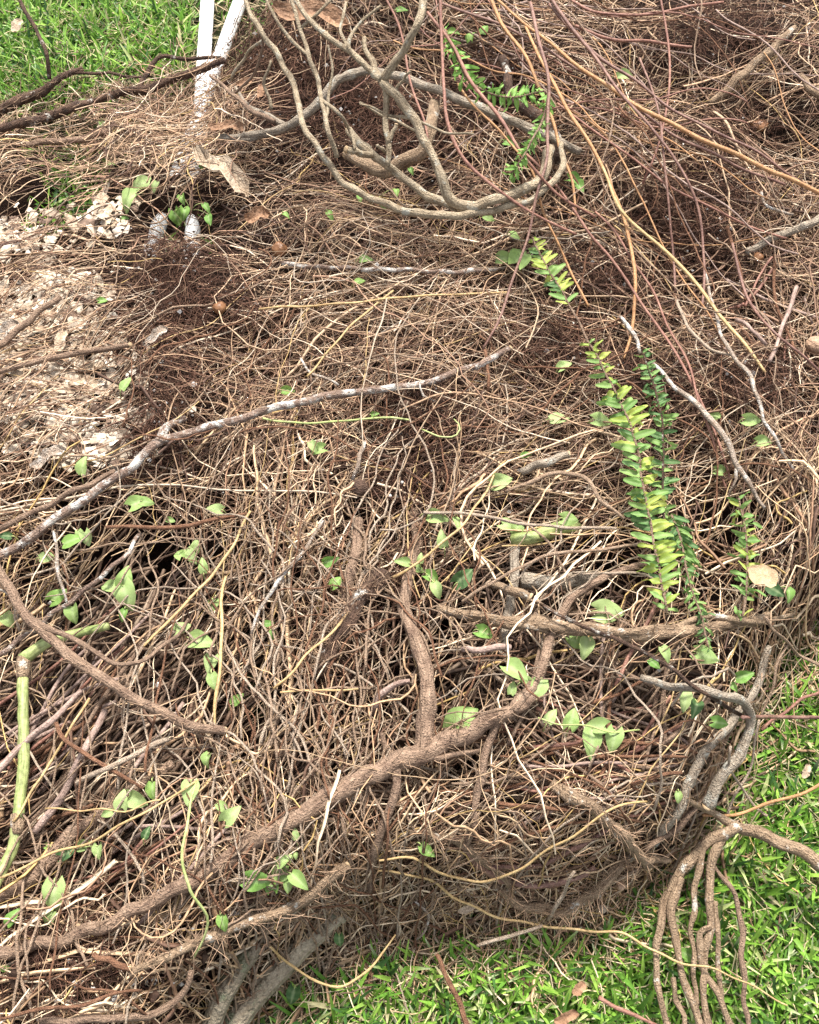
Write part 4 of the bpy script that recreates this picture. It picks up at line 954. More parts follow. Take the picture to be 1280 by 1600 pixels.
# ------------------------------------------------------------------ single thin stems and roots one can follow
SINGLES = [
 ('dry_stick', 'straight pinkish dry stick leaning at the right, below the dark stem', 'stick', 'dry_grey', [(1245, 450, .03), (1203, 566, .02)], [4, 3.5]),
 ('dry_stick', 'short curved dry stick pointing at the straight pinkish one', 'stick', 'dry_grey', [(1150, 500, .02), (1175, 515, .03), (1197, 540, .02)], [4, 3.5, 3.5]),
 ('dry_stick', 'short reddish stick hanging from the tip of the whitish branch', 'stick', 'root_rust', [(758, 548, .02), (763, 580, .02), (763, 612, .01)], [3, 3, 3]),
 ('dry_stick', 'brown dry stick lying at the right edge near the grey weathered stick', 'stick', 'root_rust', [(1135, 355, .02), (1150, 400, .02), (1165, 470, .01)], [3.5, 3, 3]),
 ('white_root', 'crooked white root running down the right side of the pile', 'root', 'root_white', [(1101, 429, .02), (1112, 470, .02), (1125, 517, .03), (1153, 566, .03), (1171, 584, .03), (1185, 633, .03), (1203, 675, .03), (1241, 735, .01)], [3, 4, 4, 5, 5, 4, 4, 3]),
 ('white_root', 'thick white root right of the fern, forked at its lower end', 'root', 'root_white', [(1020, 570, .01), (1055, 607, .02), (1111, 654, .03), (1136, 693, .03), (1153, 732, .03), (1196, 795, .01)], [4, 6, 7, 7, 6, 4]),
 ('white_root', 'small white root branching down from the thick white root', 'root', 'root_white', [(1152, 732, .03), (1148, 752, .03), (1139, 775, .02)], [4, 3, 2]),
 ('white_root', 'short white root stub just above the fern top', 'root', 'root_white', [(968, 494, .02), (985, 515, .03), (1002, 552, .02)], [4, 5, 4]),
 ('pale_root', 'pale kinked root left of the dark mat end of the golden stem', 'root', 'root_pale', [(1058, 470, .02), (1075, 512, .03), (1110, 545, .03), (1145, 556, .02)], [3, 3, 3, 2]),
 ('white_root', 'white mould-covered root at the pile centre, left of the forked root', 'root', 'root_white', [(392, 990, .03), (405, 960, .03), (430, 915, .03), (460, 880, .02), (485, 845, .02), (505, 815, .0)], [3, 4, 5, 5, 4, 4]),
 ('white_root', 'white root dangling from the lichen branch near the left edge', 'root', 'root_white', [(84, 830, .03), (88, 860, .03), (92, 895, .03), (104, 942, .02)], [3, 4, 4, 3]),
 ('white_root', 'tiny white root at the left edge above the curved root', 'root', 'root_white', [(-5, 918, .05), (17, 932, .05), (30, 968, .04)], [3, 3, 2]),
 ('white_root', 'short white root stub standing left of the soil-caked patch', 'root', 'root_white', [(568, 690, .03), (563, 715, .03), (552, 750, .01)], [4, 5, 4]),
 ('white_root', 'crooked white root above the lichen branch near the pile centre', 'root', 'root_white', [(470, 560, .02), (485, 583, .02), (505, 590, .02), (530, 602, .01)], [2.5, 3, 3, 3]),
 ('white_root', 'small white root end hanging below the lichen branch', 'root', 'root_white', [(655, 598, .02), (664, 620, .02), (685, 630, .01)], [2, 3, 2]),
 ('white_root', 'white curl of root at the front edge above the lawn', 'root', 'root_white', [(650, 1410, .02), (668, 1425, .02), (665, 1455, .03), (650, 1470, .03)], [3, 3, 2.5, 2]),
 ('white_root', 'white root curl at the right edge above the weathered stick', 'root', 'root_white', [(1190, 300, .02), (1196, 320, .03), (1215, 330, .03), (1240, 335, .02)], [3, 3, 3, 3]),
 ('pale_root', 'white mottled root along the upper middle of the pile', 'root', 'bark_white', [(440, 412, .01), (500, 418, .01), (560, 421, .01), (650, 424, .01), (720, 425, .01), (790, 420, .0)], [4, 4, 4, 4, 4, 3]),
 ('yellow_vine', 'yellow vine stem bending up along the front edge to the knobbly branch', 'vine', 'stem_gold', [(593, 1342, .03), (646, 1343, .04), (699, 1370, .04), (755, 1375, .04), (804, 1363, .04), (850, 1335, .04), (910, 1295, .04), (960, 1262, .04), (1010, 1255, .03)], [2.5, 3, 3, 3, 3, 3, 3, 3, 2.5]),
 ('yellow_vine', 'long thin yellow vine trailing over the lawn toward the root cluster', 'vine', 'stem_gold', [(590, 1362, .02), (660, 1372, .03), (734, 1415, .03), (797, 1437, .04), (880, 1452, .05), (980, 1462, .05), (1050, 1500, .05), (1130, 1520, .05), (1230, 1570, .04)], [2.5, 3, 3, 3, 3, 3, 2.5, 2, 2]),
 ('yellow_vine', 'yellow vine hanging in a deep loop over the grass right of the log', 'vine', 'stem_gold', [(421, 1479, .05), (453, 1507, .06), (498, 1535, .06), (530, 1542, .06), (565, 1525, .06), (597, 1489, .06), (618, 1461, .04)], [2.5, 3, 3, 3, 3, 2.5, 2]),
 ('orange_vine', 'straight orange vine stem over the lawn at the right edge', 'vine', 'stem_orange', [(1300, 1218, .08), (1217, 1252, .07), (1146, 1272, .06), (1100, 1275, .04)], [3, 3, 3, 3]),
 ('purple_twig', 'straight shiny purple twig jutting right over the lawn', 'twig', 'stem_purple', [(1160, 1121, .09), (1220, 1121, .1), (1300, 1122, .1)], [4, 3.5, 3.5]),
 ('brown_twig', 'thin brown twig slanting over the lawn above the purple twig', 'twig', 'stem_red', [(1300, 1068, .08), (1224, 1114, .08), (1190, 1140, .06)], [3, 3, 3]),
 ('brown_twig', 'dark brown twig slanting across the hollow to the bent dead branch', 'twig', 'bark_dark', [(850, 945, .05), (900, 975, .06), (1000, 1015, .06), (1060, 1055, .06), (1120, 1095, .06), (1165, 1125, .07)], [3, 4, 4, 4, 4, 4]),
 ('brown_twig', 'brown split twig lying on the grass at the bottom centre', 'twig', 'root_rust', [(681, 1489, .04), (700, 1530, .04), (735, 1610, .04)], [4, 5, 5]),
 ('brown_twig', 'small brown twig on the grass near the bottom right', 'twig', 'stem_red', [(935, 1560, .04), (980, 1582, .04), (1025, 1602, .04)], [4, 4, 3]),
 ('straw', 'flat pale straw lying over the edge of the lawn at the front', 'straw', 'root_pale', [(745, 1478, .04), (800, 1462, .05), (848, 1447, .05)], [3, 4, 3]),
 ('straw', 'short straight straw propped on the bristly branch', 'straw', 'root_pale', [(855, 1440, .05), (878, 1400, .06), (897, 1365, .06)], [3, 3.5, 3]),
 ('yellow_vine', 'straight yellow stem lying level across the upper middle of the pile', 'vine', 'stem_gold', [(405, 483, .02), (505, 477, .02), (580, 470, .02), (660, 463, .02), (797, 457, .01)], [2.5] * 5),
 ('yellow_vine', 'yellow stem slanting up through the middle of the pile', 'vine', 'stem_gold', [(480, 590, .02), (530, 530, .02), (570, 490, .02), (615, 455, .01)], [2.5] * 4),
 ('yellow_vine', 'yellow green stem below the whitish branch', 'vine', 'stem_lime', [(410, 655, .02), (500, 662, .02), (560, 655, .02), (640, 655, .01)], [2.5] * 4),
 ('yellow_vine', 'short straight bright yellow stem in the hanging roots', 'vine', 'stem_gold', [(438, 1082, .03), (500, 1079, .03), (560, 1077, .03)], [2.5, 2.5, 2]),
 ('lime_tendril', 'green tendril curl beside the soil-caked patch in the centre', 'tendril', 'stem_lime', [(660, 670, .02), (690, 684, .03), (712, 680, .03), (720, 665, .03), (710, 656, .02)], [2, 2, 2, 2, 1.5]),
 ('lime_tendril', 'long light green stem hanging over the thick forked root', 'tendril', 'stem_lime', [(306, 1226, .04), (296, 1270, .05), (288, 1314, .06), (286, 1358, .06), (299, 1395, .06), (323, 1435, .05), (318, 1470, .04), (302, 1496, .03)], [2.5, 3, 3, 3.5, 3.5, 3.5, 3, 2.5]),
 ('golden_vine', 'upright golden stem in the left hanging roots', 'stem', 'stem_gold', [(352, 900, .03), (349, 940, .04), (346, 995, .04), (339, 1082, .04), (335, 1140, .02)], [3, 4, 4, 4, 3]),
 ('golden_vine', 'golden stem slanting down left from the upper hanging roots', 'stem', 'stem_gold', [(390, 800, .02), (356, 867, .03), (286, 948, .03), (225, 1010, .02)], [3, 3.5, 3.5, 3]),
 ('golden_vine', 'golden stem slanting among dead stems beside the green cane', 'stem', 'stem_gold', [(20, 1285, .04), (77, 1195, .04), (110, 1140, .04), (140, 1092, .03)], [3, 3, 3, 3]),
 ('golden_vine', 'long golden stem slanting from the log-jam centre to the left of the fern', 'stem', 'stem_gold', [(615, 905, .03), (670, 865, .04), (715, 830, .04), (750, 780, .03), (790, 720, .01)], [3, 3, 3, 2.5, 2]),
 ('golden_vine', 'golden stem slanting down left below the soil-caked root', 'stem', 'stem_gold', [(428, 1078, .03), (470, 1035, .04), (520, 985, .04), (545, 960, .03)], [3, 3, 3, 3]),
 ('tan_vine', 'level tan stem under the two green leaves at the lower left', 'stem', 'stem_gold', [(0, 1372, .03), (70, 1340, .04), (140, 1315, .04), (200, 1285, .04), (260, 1250, .03), (310, 1220, .02)], [3, 3, 3, 3, 3, 2.5]),
 ('tan_vine', 'tan stem running level through the leaf pairs at the lower left', 'stem', 'stem_gold', [(70, 1263, .04), (130, 1266, .04), (200, 1265, .04), (250, 1250, .03)], [2, 2, 2, 2]),
 ('grey_stick', 'grey-brown stick among the dead stems right of the green cane', 'stick', 'dry_grey', [(-10, 1212, .03), (30, 1172, .03), (84, 1123, .03), (128, 1082, .02)], [6, 7, 6, 5]),
 ('grey_stick', 'grey stick slanting in the dark hollow below the curved root', 'stick', 'dry_grey', [(55, 1300, .02), (100, 1240, .02), (140, 1160, .02), (165, 1110, .0)], [7, 8, 7, 6]),
 ('grey_stick', 'pale smooth stick slanting up right under the curved root end', 'stick', 'root_pale', [(120, 1225, .03), (175, 1197, .03), (262, 1156, .02)], [5, 5, 5]),
 ('brown_root', 'reddish brown root curving below the dark hollow at the left', 'root', 'root_rust', [(88, 1130, .04), (105, 1158, .04), (124, 1173, .04), (168, 1200, .03), (225, 1232, .02)], [4, 4, 4, 4, 3]),
 ('brown_root', 'russet root lying level just left of the hanging roots', 'root', 'root_rust', [(165, 822, .03), (240, 826, .03), (300, 820, .03), (385, 803, .01)], [3, 4, 4, 3]),
 ('pale_root', 'long pale root sweeping level between the glossy green stem and the fern', 'root', 'root_pale', [(660, 800, .03), (730, 805, .03), (800, 815, .04), (880, 825, .04), (960, 825, .03)], [3, 3, 3, 3, 3]),
 ('pale_root', 'pale root bent in an arch right of the speckled grey stick', 'root', 'root_tan', [(790, 770, .02), (850, 745, .03), (910, 745, .03), (945, 790, .03), (975, 810, .02)], [3, 4, 4, 4, 3]),
 ('pale_root', 'tan root slanting up right toward the fern base', 'root', 'root_tan', [(720, 940, .03), (780, 905, .04), (850, 870, .04), (930, 860, .03), (1010, 850, .02)], [2.5, 3, 3, 3, 3]),
 ('pale_root', 'light root forking over the lawn below the purple twig', 'root', 'root_pale', [(1185, 1125, .08), (1178, 1165, .08), (1172, 1205, .07), (1150, 1240, .06), (1135, 1275, .05)], [2.5] * 5),
 ('pale_root', 'thin light root zigzagging over the lawn beside the bent dead branch', 'root', 'root_pale', [(1142, 1165, .08), (1140, 1200, .08), (1158, 1230, .07), (1175, 1255, .06), (1200, 1275, .05)], [2.5] * 5),
 ('pale_root', 'thin root straying over the lawn at the right from the level tan root', 'root', 'root_tan', [(1195, 965, .04), (1215, 990, .06), (1245, 1020, .06), (1290, 1048, .05)], [3] * 4),
 ('pale_root', 'thin root hanging over the grass from the end of the level tan root', 'root', 'root_tan', [(1230, 1005, .06), (1215, 1040, .07), (1205, 1080, .07), (1190, 1120, .06)], [2.5] * 4),
 ('pale_root', 'thin stalk with leaves under the lower edge of the pile, right of the leaf group', 'root', 'stem_lime', [(840, 1122, .03), (880, 1132, .03), (940, 1140, .03), (1000, 1142, .02)], [2] * 4),
]
for nm, lab, cat, mt, pts, rr in SINGLES:
    P = trace(pts, 0, 0.0014, stiff=0.3); Rr = radii(P, rr) * (0.68 if mt in ('stem_gold', 'stem_lime', 'root_white') else 0.85); P[:, 2] += Rr * 0.5
    tag(tube_obj(nm, P, Rr, mt, k=8, lump=0.14), lab, cat)

ANCH = [(985, 690, 'the yellow-green fern'), (1165, 870, 'the small pale fern'), (770, 140, 'the bright green fern'), (315, 330, 'the buried white pipes'), (660, 1060, 'the forked root arm'), (300, 1378, 'the thick brown root'), (560, 1225, 'the thick brown root'), (950, 988, 'the level tan root'), (520, 625, 'the whitish branch'), (120, 790, 'the whitish branch'),
        (200, 1085, 'the curved brown root'), (36, 1150, 'the green cane'), (700, 335, 'the looping grey branch'), (1090, 1450, 'the lawn root cluster'), (430, 1520, 'the weathered log'), (95, 560, 'the brown litter stick'), (40, 505, 'the leaning stick'), (1150, 1190, 'the bent dead branch'), (840, 842, 'the glossy green stem'), (150, 160, 'the long dark branch'), (1120, 430, 'the golden vine stem'), (810, 930, 'the blunt tan stub')]
def place_words(cu, cv):
    d = [(math.hypot(a[0] - cu, a[1] - cv), a) for a in ANCH]; dd, a = min(d, key=lambda z: z[0])
    dx, dy = cu - a[0], cv - a[1]
    hor = 'right' if dx > 0 else 'left'; ver = 'below' if dy > 0 else 'above'
    if abs(dx) > 2.2 * abs(dy): return hor + ' of ' + a[2]
    if abs(dy) > 2.2 * abs(dx): return ver + ' ' + a[2]
    return ver + ' and ' + hor + ' of ' + a[2]
COLW = {'root_tan': 'tan', 'root_pale': 'pale', 'root_rust': 'russet', 'dry_grey': 'pinkish grey', 'stem_red': 'reddish', 'bark_brown': 'brown', 'stem_gold': 'golden', 'stem_orange': 'orange brown', 'stem_purple': 'dark'}
# ------------------------------------------------------------------ the thin roots that show largest, one object each
def loose_strands(name, cat, group, u, v, a, L, rad, wav, zoff, zamp, mats, labels, S_=24, k=5, taper=0.5, lump=0.1, lcut=(0.24, 0.36)):
    p, th = world_heading(u, v, a)
    P = walk(p[:, 0] - np.cos(th) * L / 2, p[:, 1] - np.sin(th) * L / 2, th, L, S_, wav, zoff, zamp)
    prof = 1 - (1 - taper) * np.linspace(0, 1, S_) ** 1.5
    for i in range(len(u)):
        o = tube_obj(name, P[i], rad[i] * prof, mats[i], k=k, lump=lump)
        tag(o, ' '.join(x for x in ('long' if L[i] > lcut[1] else 'short' if L[i] < lcut[0] else '', COLW[mats[i]], labels, place_words(u[i], v[i])) if x), cat, group)

nh = 165
uh = np.concatenate([rng.uniform(330, 680, nh), rng.uniform(-20, 340, 45), rng.uniform(680, 1180, 40), rng.uniform(200, 1290, 48)])
vh = np.concatenate([rng.uniform(790, 1420, nh), rng.uniform(780, 1480, 45), rng.uniform(760, 1330, 40), rng.uniform(240, 760, 48)])
ah = flow_angle(uh, vh)
ah[:nh] = np.radians(rng.normal(88, 14, nh)); ah[nh:nh + 25] = np.radians(rng.normal(85, 20, 25))
pp = surf(uh, vh); ok = sd_at(pp[:, 0], pp[:, 1]) > 0.02
uh, vh, ah = uh[ok], vh[ok], ah[ok]; n_ = len(uh)
mt = [('root_tan', 'root_pale', 'root_tan', 'root_rust')[i] if vv > 760 else ('root_tan', 'root_rust', 'root_tan', 'root_rust')[i] for i, vv in zip(rng.integers(0, 4, n_), vh)]
loose_strands('thin_root', 'root', 'thin roots on top of the pile', uh, vh, ah, rng.uniform(0.18, 0.5, n_), rng.uniform(0.0011, 0.002, n_), 6.0, rng.uniform(0.004, 0.03, n_), 0.010, mt,
              'thin wavy root')

# dry sticks scattered over the lower hollows
us, vs_, as_ = [], [], []
for cu, cv, su, sv, an, sp, q in [(930, 1215, 130, 55, 5, 14, 42), (930, 1090, 110, 80, 30, 45, 26), (120, 1130, 110, 120, 50, 14, 26), (810, 80, 90, 60, -10, 16, 26), (180, 1330, 110, 70, 38, 16, 14), (1180, 480, 80, 100, 0, 60, 12)]:
    us.append(rng.normal(cu, su * 0.55, q)); vs_.append(rng.normal(cv, sv * 0.55, q)); as_.append(np.radians(rng.normal(an, sp, q)))
ud, vd, ad = np.concatenate(us), np.concatenate(vs_), np.concatenate(as_)
pp = surf(ud, vd); ok = sd_at(pp[:, 0], pp[:, 1]) > 0.05; ud, vd, ad = ud[ok], vd[ok], ad[ok]; n_ = len(ud)
loose_strands('dry_twig', 'stem', 'dry stems lying in the hollows', ud, vd, ad, rng.uniform(0.08, 0.24, n_), rng.uniform(0.0016, 0.0032, n_), 1.6, rng.uniform(-0.03, 0.012, n_), 0.004,
              [('dry_grey', 'stem_red', 'root_rust', 'bark_brown')[i] for i in rng.integers(0, 4, n_)], 'straight dry twig', S_=12, k=6, taper=0.85, lcut=(0.13, 0.19))

# golden straw stems
ng = 34
ug = rng.uniform(20, 1200, ng); vg = rng.uniform(300, 1400, ng); pp = surf(ug, vg); ok = sd_at(pp[:, 0], pp[:, 1]) > 0.1; ug, vg = ug[ok], vg[ok]; ng = len(ug)
loose_strands('straw', 'straw', 'golden straw stems in the pile', ug, vg, flow_angle(ug, vg), rng.uniform(0.12, 0.3, ng), rng.uniform(0.0008, 0.0014, ng), 2.5, rng.uniform(0.0, 0.015, ng), 0.006,
              ['stem_gold'] * ng, 'straight straw', S_=16, lcut=(0.18, 0.25))

# slender vines running down from the top edge
nv = 46
uv_ = np.concatenate([rng.uniform(690, 1010, 30), rng.uniform(900, 1250, 16)]); vv_ = np.concatenate([rng.uniform(0, 240, 30), rng.uniform(30, 420, 16)])
av_ = np.radians(np.concatenate([rng.normal(-48, 20, 24), rng.normal(-8, 12, 6), rng.normal(-40, 25, 16)]))
loose_strands('slender_vine', 'vine', 'slender vines over the upper right', uv_, vv_, av_, rng.uniform(0.25, 0.75, nv), rng.uniform(0.0009, 0.0018, nv), 1.6, rng.uniform(0.01, 0.08, nv), 0.008,
              [('stem_red', 'root_rust', 'stem_orange', 'root_tan', 'dry_grey')[i] for i in rng.integers(0, 5, nv)], 'slender vine', S_=30, k=6, taper=0.75, lcut=(0.38, 0.6))
for lab, pts, rr in [('forked bare twig end at the top edge left of the bush fork', [(470, 42, .3), (500, 18, .31), (525, -12, .32)], [3, 2.5, 2]),
                     ('short crooked twig on the upper left arm of the bush', [(548, 82, .28), (532, 45, .29), (541, 5, .3)], [3, 2.5, 2]),
                     ('thin twig standing inside the left of the loop', [(508, 200, .16), (513, 150, .2), (520, 105, .23), (512, 70, .25)], [3, 2.5, 2, 1.5]),
                     ('thin hooked twig over the dark soil left of the bush', [(425, 172, .1), (414, 132, .13), (422, 95, .16)], [3, 2.5, 2]),
                     ('pale twig leaning out of the bush toward the pipes', [(415, 60, .2), (385, 85, .16), (362, 125, .12)], [3, 2.5, 2.5]),
                     ('short broken twig in the middle of the bush fork', [(612, 150, .22), (632, 122, .24), (640, 110, .25)], [3, 2.5, 2]),
                     ('small twig crossing the stout stem near the loop', [(640, 180, .2), (690, 205, .18), (740, 210, .16)], [2.5, 2, 1.5])]:
    P = trace(pts, 0, 0.0015, stiff=0); tag(tube_obj('bush_twig', P, radii(P, rr), 'bark_olive', k=7, lump=0.15), lab, 'twig', 'bare twigs of the bush')

# ------------------------------------------------------------------ leaves
def leaf_mesh(name, mat, cordate=0.22, wid=0.42, droop=0.25, cup=0.2, seed=0, tip=1.0):
    r = np.random.default_rng(seed); rows, cols = 10, 7
    s_ = np.linspace(0, 1, rows); c_ = np.linspace(-1, 1, cols)
    w = wid * np.sin(np.pi * np.clip(s_, 0, 1) ** 0.62) ** 0.8 * (1 - 0.15 * s_) + 0.004
    w[0] = wid * 0.55
    X = w[:, None] * c_[None]; ac = np.abs(c_)[None]
    Y = s_[:, None] - cordate * ac ** 1.6 * (1 - s_[:, None]) ** 2.2
    Y = np.repeat(Y, 1, 0) + 0 * X
    Z = cup * X ** 2 / wid - droop * (s_[:, None] - 0.3) ** 2 + r.uniform(-0.3, 0.3) * X * (s_[:, None] - 0.2) + 0.02 * r.normal(0, 1, X.shape) + 0.05 * np.sin(6 * s_[:, None] + r.uniform(0, 6)) * ac
    V = np.stack([X, Y, Z], -1).reshape(-1, 3)
    i, j = np.meshgrid(np.arange(rows - 1), np.arange(cols - 1), indexing='ij'); b = (i * cols + j).ravel()
    Q = np.stack([b, b + 1, b + cols + 1, b + cols], -1)
    vein = np.zeros((rows, cols)); vein[:, 3] = 1.0; vein[2::3, :] += 0.25
    return mesh_np(name, V, Q, mat, vein=vein.ravel())
LM = {k: [leaf_mesh('leaf_blade', k, seed=i, cordate=0.3 if i % 2 else 0.08, wid=0.44 if i % 2 else 0.34, droop=0.15 + 0.16 * i, cup=0.1 + 0.28 * (i % 3)) for i in range(6)] for k in ('leaf_pale', 'leaf_bright', 'leaf_dark')}

def orient(pos, tipdir, normal, size):
    n3 = normal / np.linalg.norm(normal); t = tipdir - n3 * (tipdir @ n3); t /= np.linalg.norm(t) + 1e-9
    x = np.cross(t, n3)
    M = np.eye(4); M[:3, 0] = x * size; M[:3, 1] = t * size; M[:3, 2] = n3 * size; M[:3, 3] = pos
    return Matrix(M.tolist())

PALE, BRI, DRK = 'leaf_pale', 'leaf_bright', 'leaf_dark'
LEAVES = [(232, 283, 45, 180, PALE), (245, 283, 20, -90, PALE), (212, 302, 36, -110, PALE), (190, 340, 12, 0, BRI), (283, 305, 16, -80, BRI), (272, 330, 26, -60, BRI), (288, 325, 20, -100, BRI), (318, 318, 19, -60, BRI), (325, 335, 22, -60, BRI), (125, 160, 20, 0, PALE), (162, 188, 16, -90, PALE), (313, 245, 20, -80, BRI), (168, 255, 13, 0, PALE),
 (155, 470, 14, 20, BRI), (190, 608, 28, 60, PALE), (128, 740, 32, 80, PALE), (345, 797, 24, 180, PALE), (205, 790, 32, 30, PALE), (222, 783, 20, 0, PALE), (18, 838, 22, 190, DRK), (98, 850, 38, 10, BRI), (122, 828, 22, -60, PALE), (132, 832, 24, -90, PALE), (62, 872, 28, 20, PALE), (193, 915, 34, 85, PALE), (178, 918, 28, 170, PALE), (192, 915, 44, -75, PALE), (195, 952, 22, -90, BRI), (112, 948, 30, -80, PALE), (80, 938, 30, 40, BRI),
 (283, 870, 22, 130, PALE), (292, 858, 30, -60, PALE), (305, 860, 20, 80, PALE), (318, 895, 26, 90, PALE), (336, 935, 28, -100, PALE), (275, 985, 26, 40, PALE), (300, 1000, 40, -15, PALE), (333, 1025, 30, -95, PALE), (330, 1052, 32, -85, PALE), (362, 1100, 26, 40, BRI), (5, 960, 28, -60, PALE), (262, 812, 13, 0, PALE),
 (190, 1262, 30, 95, PALE), (202, 1245, 34, -20, PALE), (238, 1222, 32, -80, BRI), (176, 1268, 22, 200, PALE), (298, 1225, 36, -100, PALE), (340, 1255, 26, -40, PALE), (352, 1283, 32, 40, PALE), (325, 1180, 22, -90, PALE), (122, 1322, 24, 20, PALE), (95, 1338, 26, 25, DRK), (72, 1322, 14, 0, BRI), (153, 1322, 22, -80, PALE), (85, 1382, 46, -80, PALE), (82, 1425, 32, -90, PALE), (10, 1445, 32, 60, BRI), (225, 1310, 22, 60, DRK), (388, 1375, 42, -20, BRI), (425, 1390, 28, 80, BRI), (345, 1430, 30, -80, BRI), (2, 1512, 18, 0, BRI),
 (432, 1352, 30, 30, PALE), (463, 1312, 20, 90, PALE), (462, 1332, 12, -90, PALE), (450, 1362, 42, -160, PALE), (455, 1365, 38, -50, PALE), (453, 1375, 22, -90, PALE), (658, 1320, 30, -40, BRI), (530, 1462, 20, -90, DRK), (460, 1545, 28, -90, DRK),
 (668, 804, 38, -10, PALE), (712, 808, 26, -90, PALE), (694, 855, 30, 100, PALE), (657, 880, 18, 80, PALE), (640, 880, 26, 180, PALE), (648, 886, 18, -10, PALE), (668, 898, 26, -30, BRI), (678, 910, 30, -80, PALE), (715, 910, 34, 50, DRK), (785, 818, 28, -10, PALE), (810, 820, 26, -110, PALE), (748, 985, 28, -20, BRI), (795, 1040, 40, -40, PALE), (848, 1060, 46, -120, PALE), (818, 1060, 24, -20, PALE), (798, 1085, 24, 80, PALE), (710, 1135, 52, 60, PALE), (505, 880, 28, 20, BRI), (520, 915, 22, 50, BRI), (412, 975, 18, 0, BRI), (424, 985, 16, -90, BRI),
 (935, 955, 48, 5, PALE), (918, 995, 40, -80, PALE), (905, 1005, 26, 150, PALE), (1035, 1010, 30, -60, PALE), (1090, 1020, 36, -5, PALE), (1072, 1078, 38, -100, PALE), (1090, 1098, 26, -110, DRK), (1115, 1128, 26, -5, BRI), (855, 1130, 30, 60, PALE), (890, 1135, 32, 60, PALE), (925, 1138, 52, -95, PALE), (945, 1135, 34, 180, PALE), (962, 1142, 36, -85, PALE), (1015, 1030, 24, -40, BRI), (1150, 1060, 32, 25, BRI), (1142, 1070, 24, -20, BRI), (1232, 918, 26, -80, BRI), (1200, 915, 34, -30, DRK), (1060, 1237, 20, -90, PALE), (880, 810, 28, 0, PALE),
 (620, 15, 20, 20, BRI), (755, 52, 24, 70, BRI), (735, 62, 20, 60, BRI), (700, 50, 20, -20, BRI), (788, 220, 28, -10, BRI), (756, 336, 22, -30, PALE), (798, 365, 20, -30, PALE), (594, 312, 20, -60, BRI), (563, 305, 14, -90, BRI), (512, 330, 18, -70, BRI), (443, 332, 14, -30, BRI), (640, 262, 14, -60, BRI), (618, 295, 16, -80, BRI), (808, 410, 44, 60, PALE), (965, 118, 32, 0, PALE), (982, 165, 16, -30, PALE),
 (562, 405, 22, 0, PALE), (775, 405, 34, 0, PALE), (555, 440, 18, 0, BRI), (440, 610, 24, 10, BRI), (505, 700, 24, 200, PALE), (485, 690, 24, -60, PALE), (580, 648, 14, 0, BRI), (770, 755, 34, 10, PALE), (815, 712, 18, 0, BRI), (890, 278, 26, -30, BRI), (900, 285, 24, -70, BRI), (1165, 655, 26, 5, PALE), (1185, 690, 24, 0, PALE), (1110, 650, 22, 0, PALE), (930, 655, 30, 0, PALE), (875, 575, 22, 20, PALE), (1120, 735, 22, -10, PALE), (860, 655, 34, 10, PALE),
 (1065, 1488, 34, -20, BRI)]
NUMW = {1: 'single', 2: 'pair of', 3: 'three', 4: 'four', 5: 'five', 6: 'six', 7: 'seven', 8: 'eight'}
groups, left = [], list(range(len(LEAVES)))
while left:
    cl_ = [left.pop(0)]; grew = True
    while grew and len(cl_) < 6:
        grew = False
        for q in list(left):
            if len(cl_) < 6 and min(math.hypot(LEAVES[q][0] - LEAVES[c][0], LEAVES[q][1] - LEAVES[c][1]) for c in cl_) < 34:
                cl_.append(q); left.remove(q); grew = True
    groups.append(cl_)
ADJ = {PALE: 'pale green', BRI: 'fresh green', DRK: 'dark green'}
for cl_ in groups:
    cu = np.mean([LEAVES[c][0] for c in cl_]); cv = np.mean([LEAVES[c][1] for c in cl_]); m0 = LEAVES[cl_[0]][4]
    big = max(LEAVES[c][2] for c in cl_)
    size_w = 'large' if big > 38 else ('small' if big < 21 else '')
    if len(cl_) == 1: lab = ' '.join(x for x in (size_w, ADJ[m0], 'vine leaf', place_words(cu, cv)) if x)
    else: lab = ' '.join(x for x in (NUMW[len(cl_)], size_w, ADJ[m0], 'vine leaves', place_words(cu, cv)) if x)
    for extra in (' half hidden', ' lying flat', ' tilted', ' half buried', ' partly shaded', ' crossed by roots'):
        if lab not in USED: break
        base_lab = lab.split(',')[0]; lab = base_lab + ',' + extra
    base = surf([cu], [cv], 0.004, True)[0]
    root = tag(empty('vine_sprig' if len(cl_) > 1 else 'vine_leaf', base), lab, 'leaves' if len(cl_) > 1 else 'leaf', 'vine leaves in the pile')
    hub = base
    onlawn = sd_at(np.array([base[0]]), np.array([base[1]]))[0] < 0.03
    for c in cl_:
        u_, v_, sz, an, mt_ = LEAVES[c]
        pos = surf([u_], [v_], rng.uniform(0.010, 0.028), True)[0]
        dep = (pos - CAM) @ FW; size = sz * dep / FPX * 0.95
        a_ = math.radians(an + rng.normal(0, 8))
        tipd = RT * math.cos(a_) + UP * math.sin(a_)
        nrm = np.array([0, 0, 1.0]) * 0.75 - FW * 0.55 + rng.normal(0, 0.22, 3)
        o = link('leaf', random.choice(LM[mt_]), root)
        o.matrix_basis = Matrix.Translation(-Vector(base)) @ orient(pos, tipd, nrm, size)
        foot = pos - tipd * size * 0.35 + np.array([0, 0, -0.012])
        t_ = np.linspace(0, 1, 7)[:, None]
        Pp = pos * (1 - t_) + (hub + np.array([0, 0, -0.01]) if len(cl_) > 1 else foot) * t_ + np.array([0, 0, 0.006]) * np.sin(t_ * 3.14)
        Vp, Qp, Tp = tube(Pp, np.full(7, 0.0008), 5, 0.05)
        sk_ = link('stalk', mesh_np('stalk', Vp - base, Qp, 'stem_lime', tris=Tp), o); sk_.matrix_parent_inverse = o.matrix_basis.inverted()

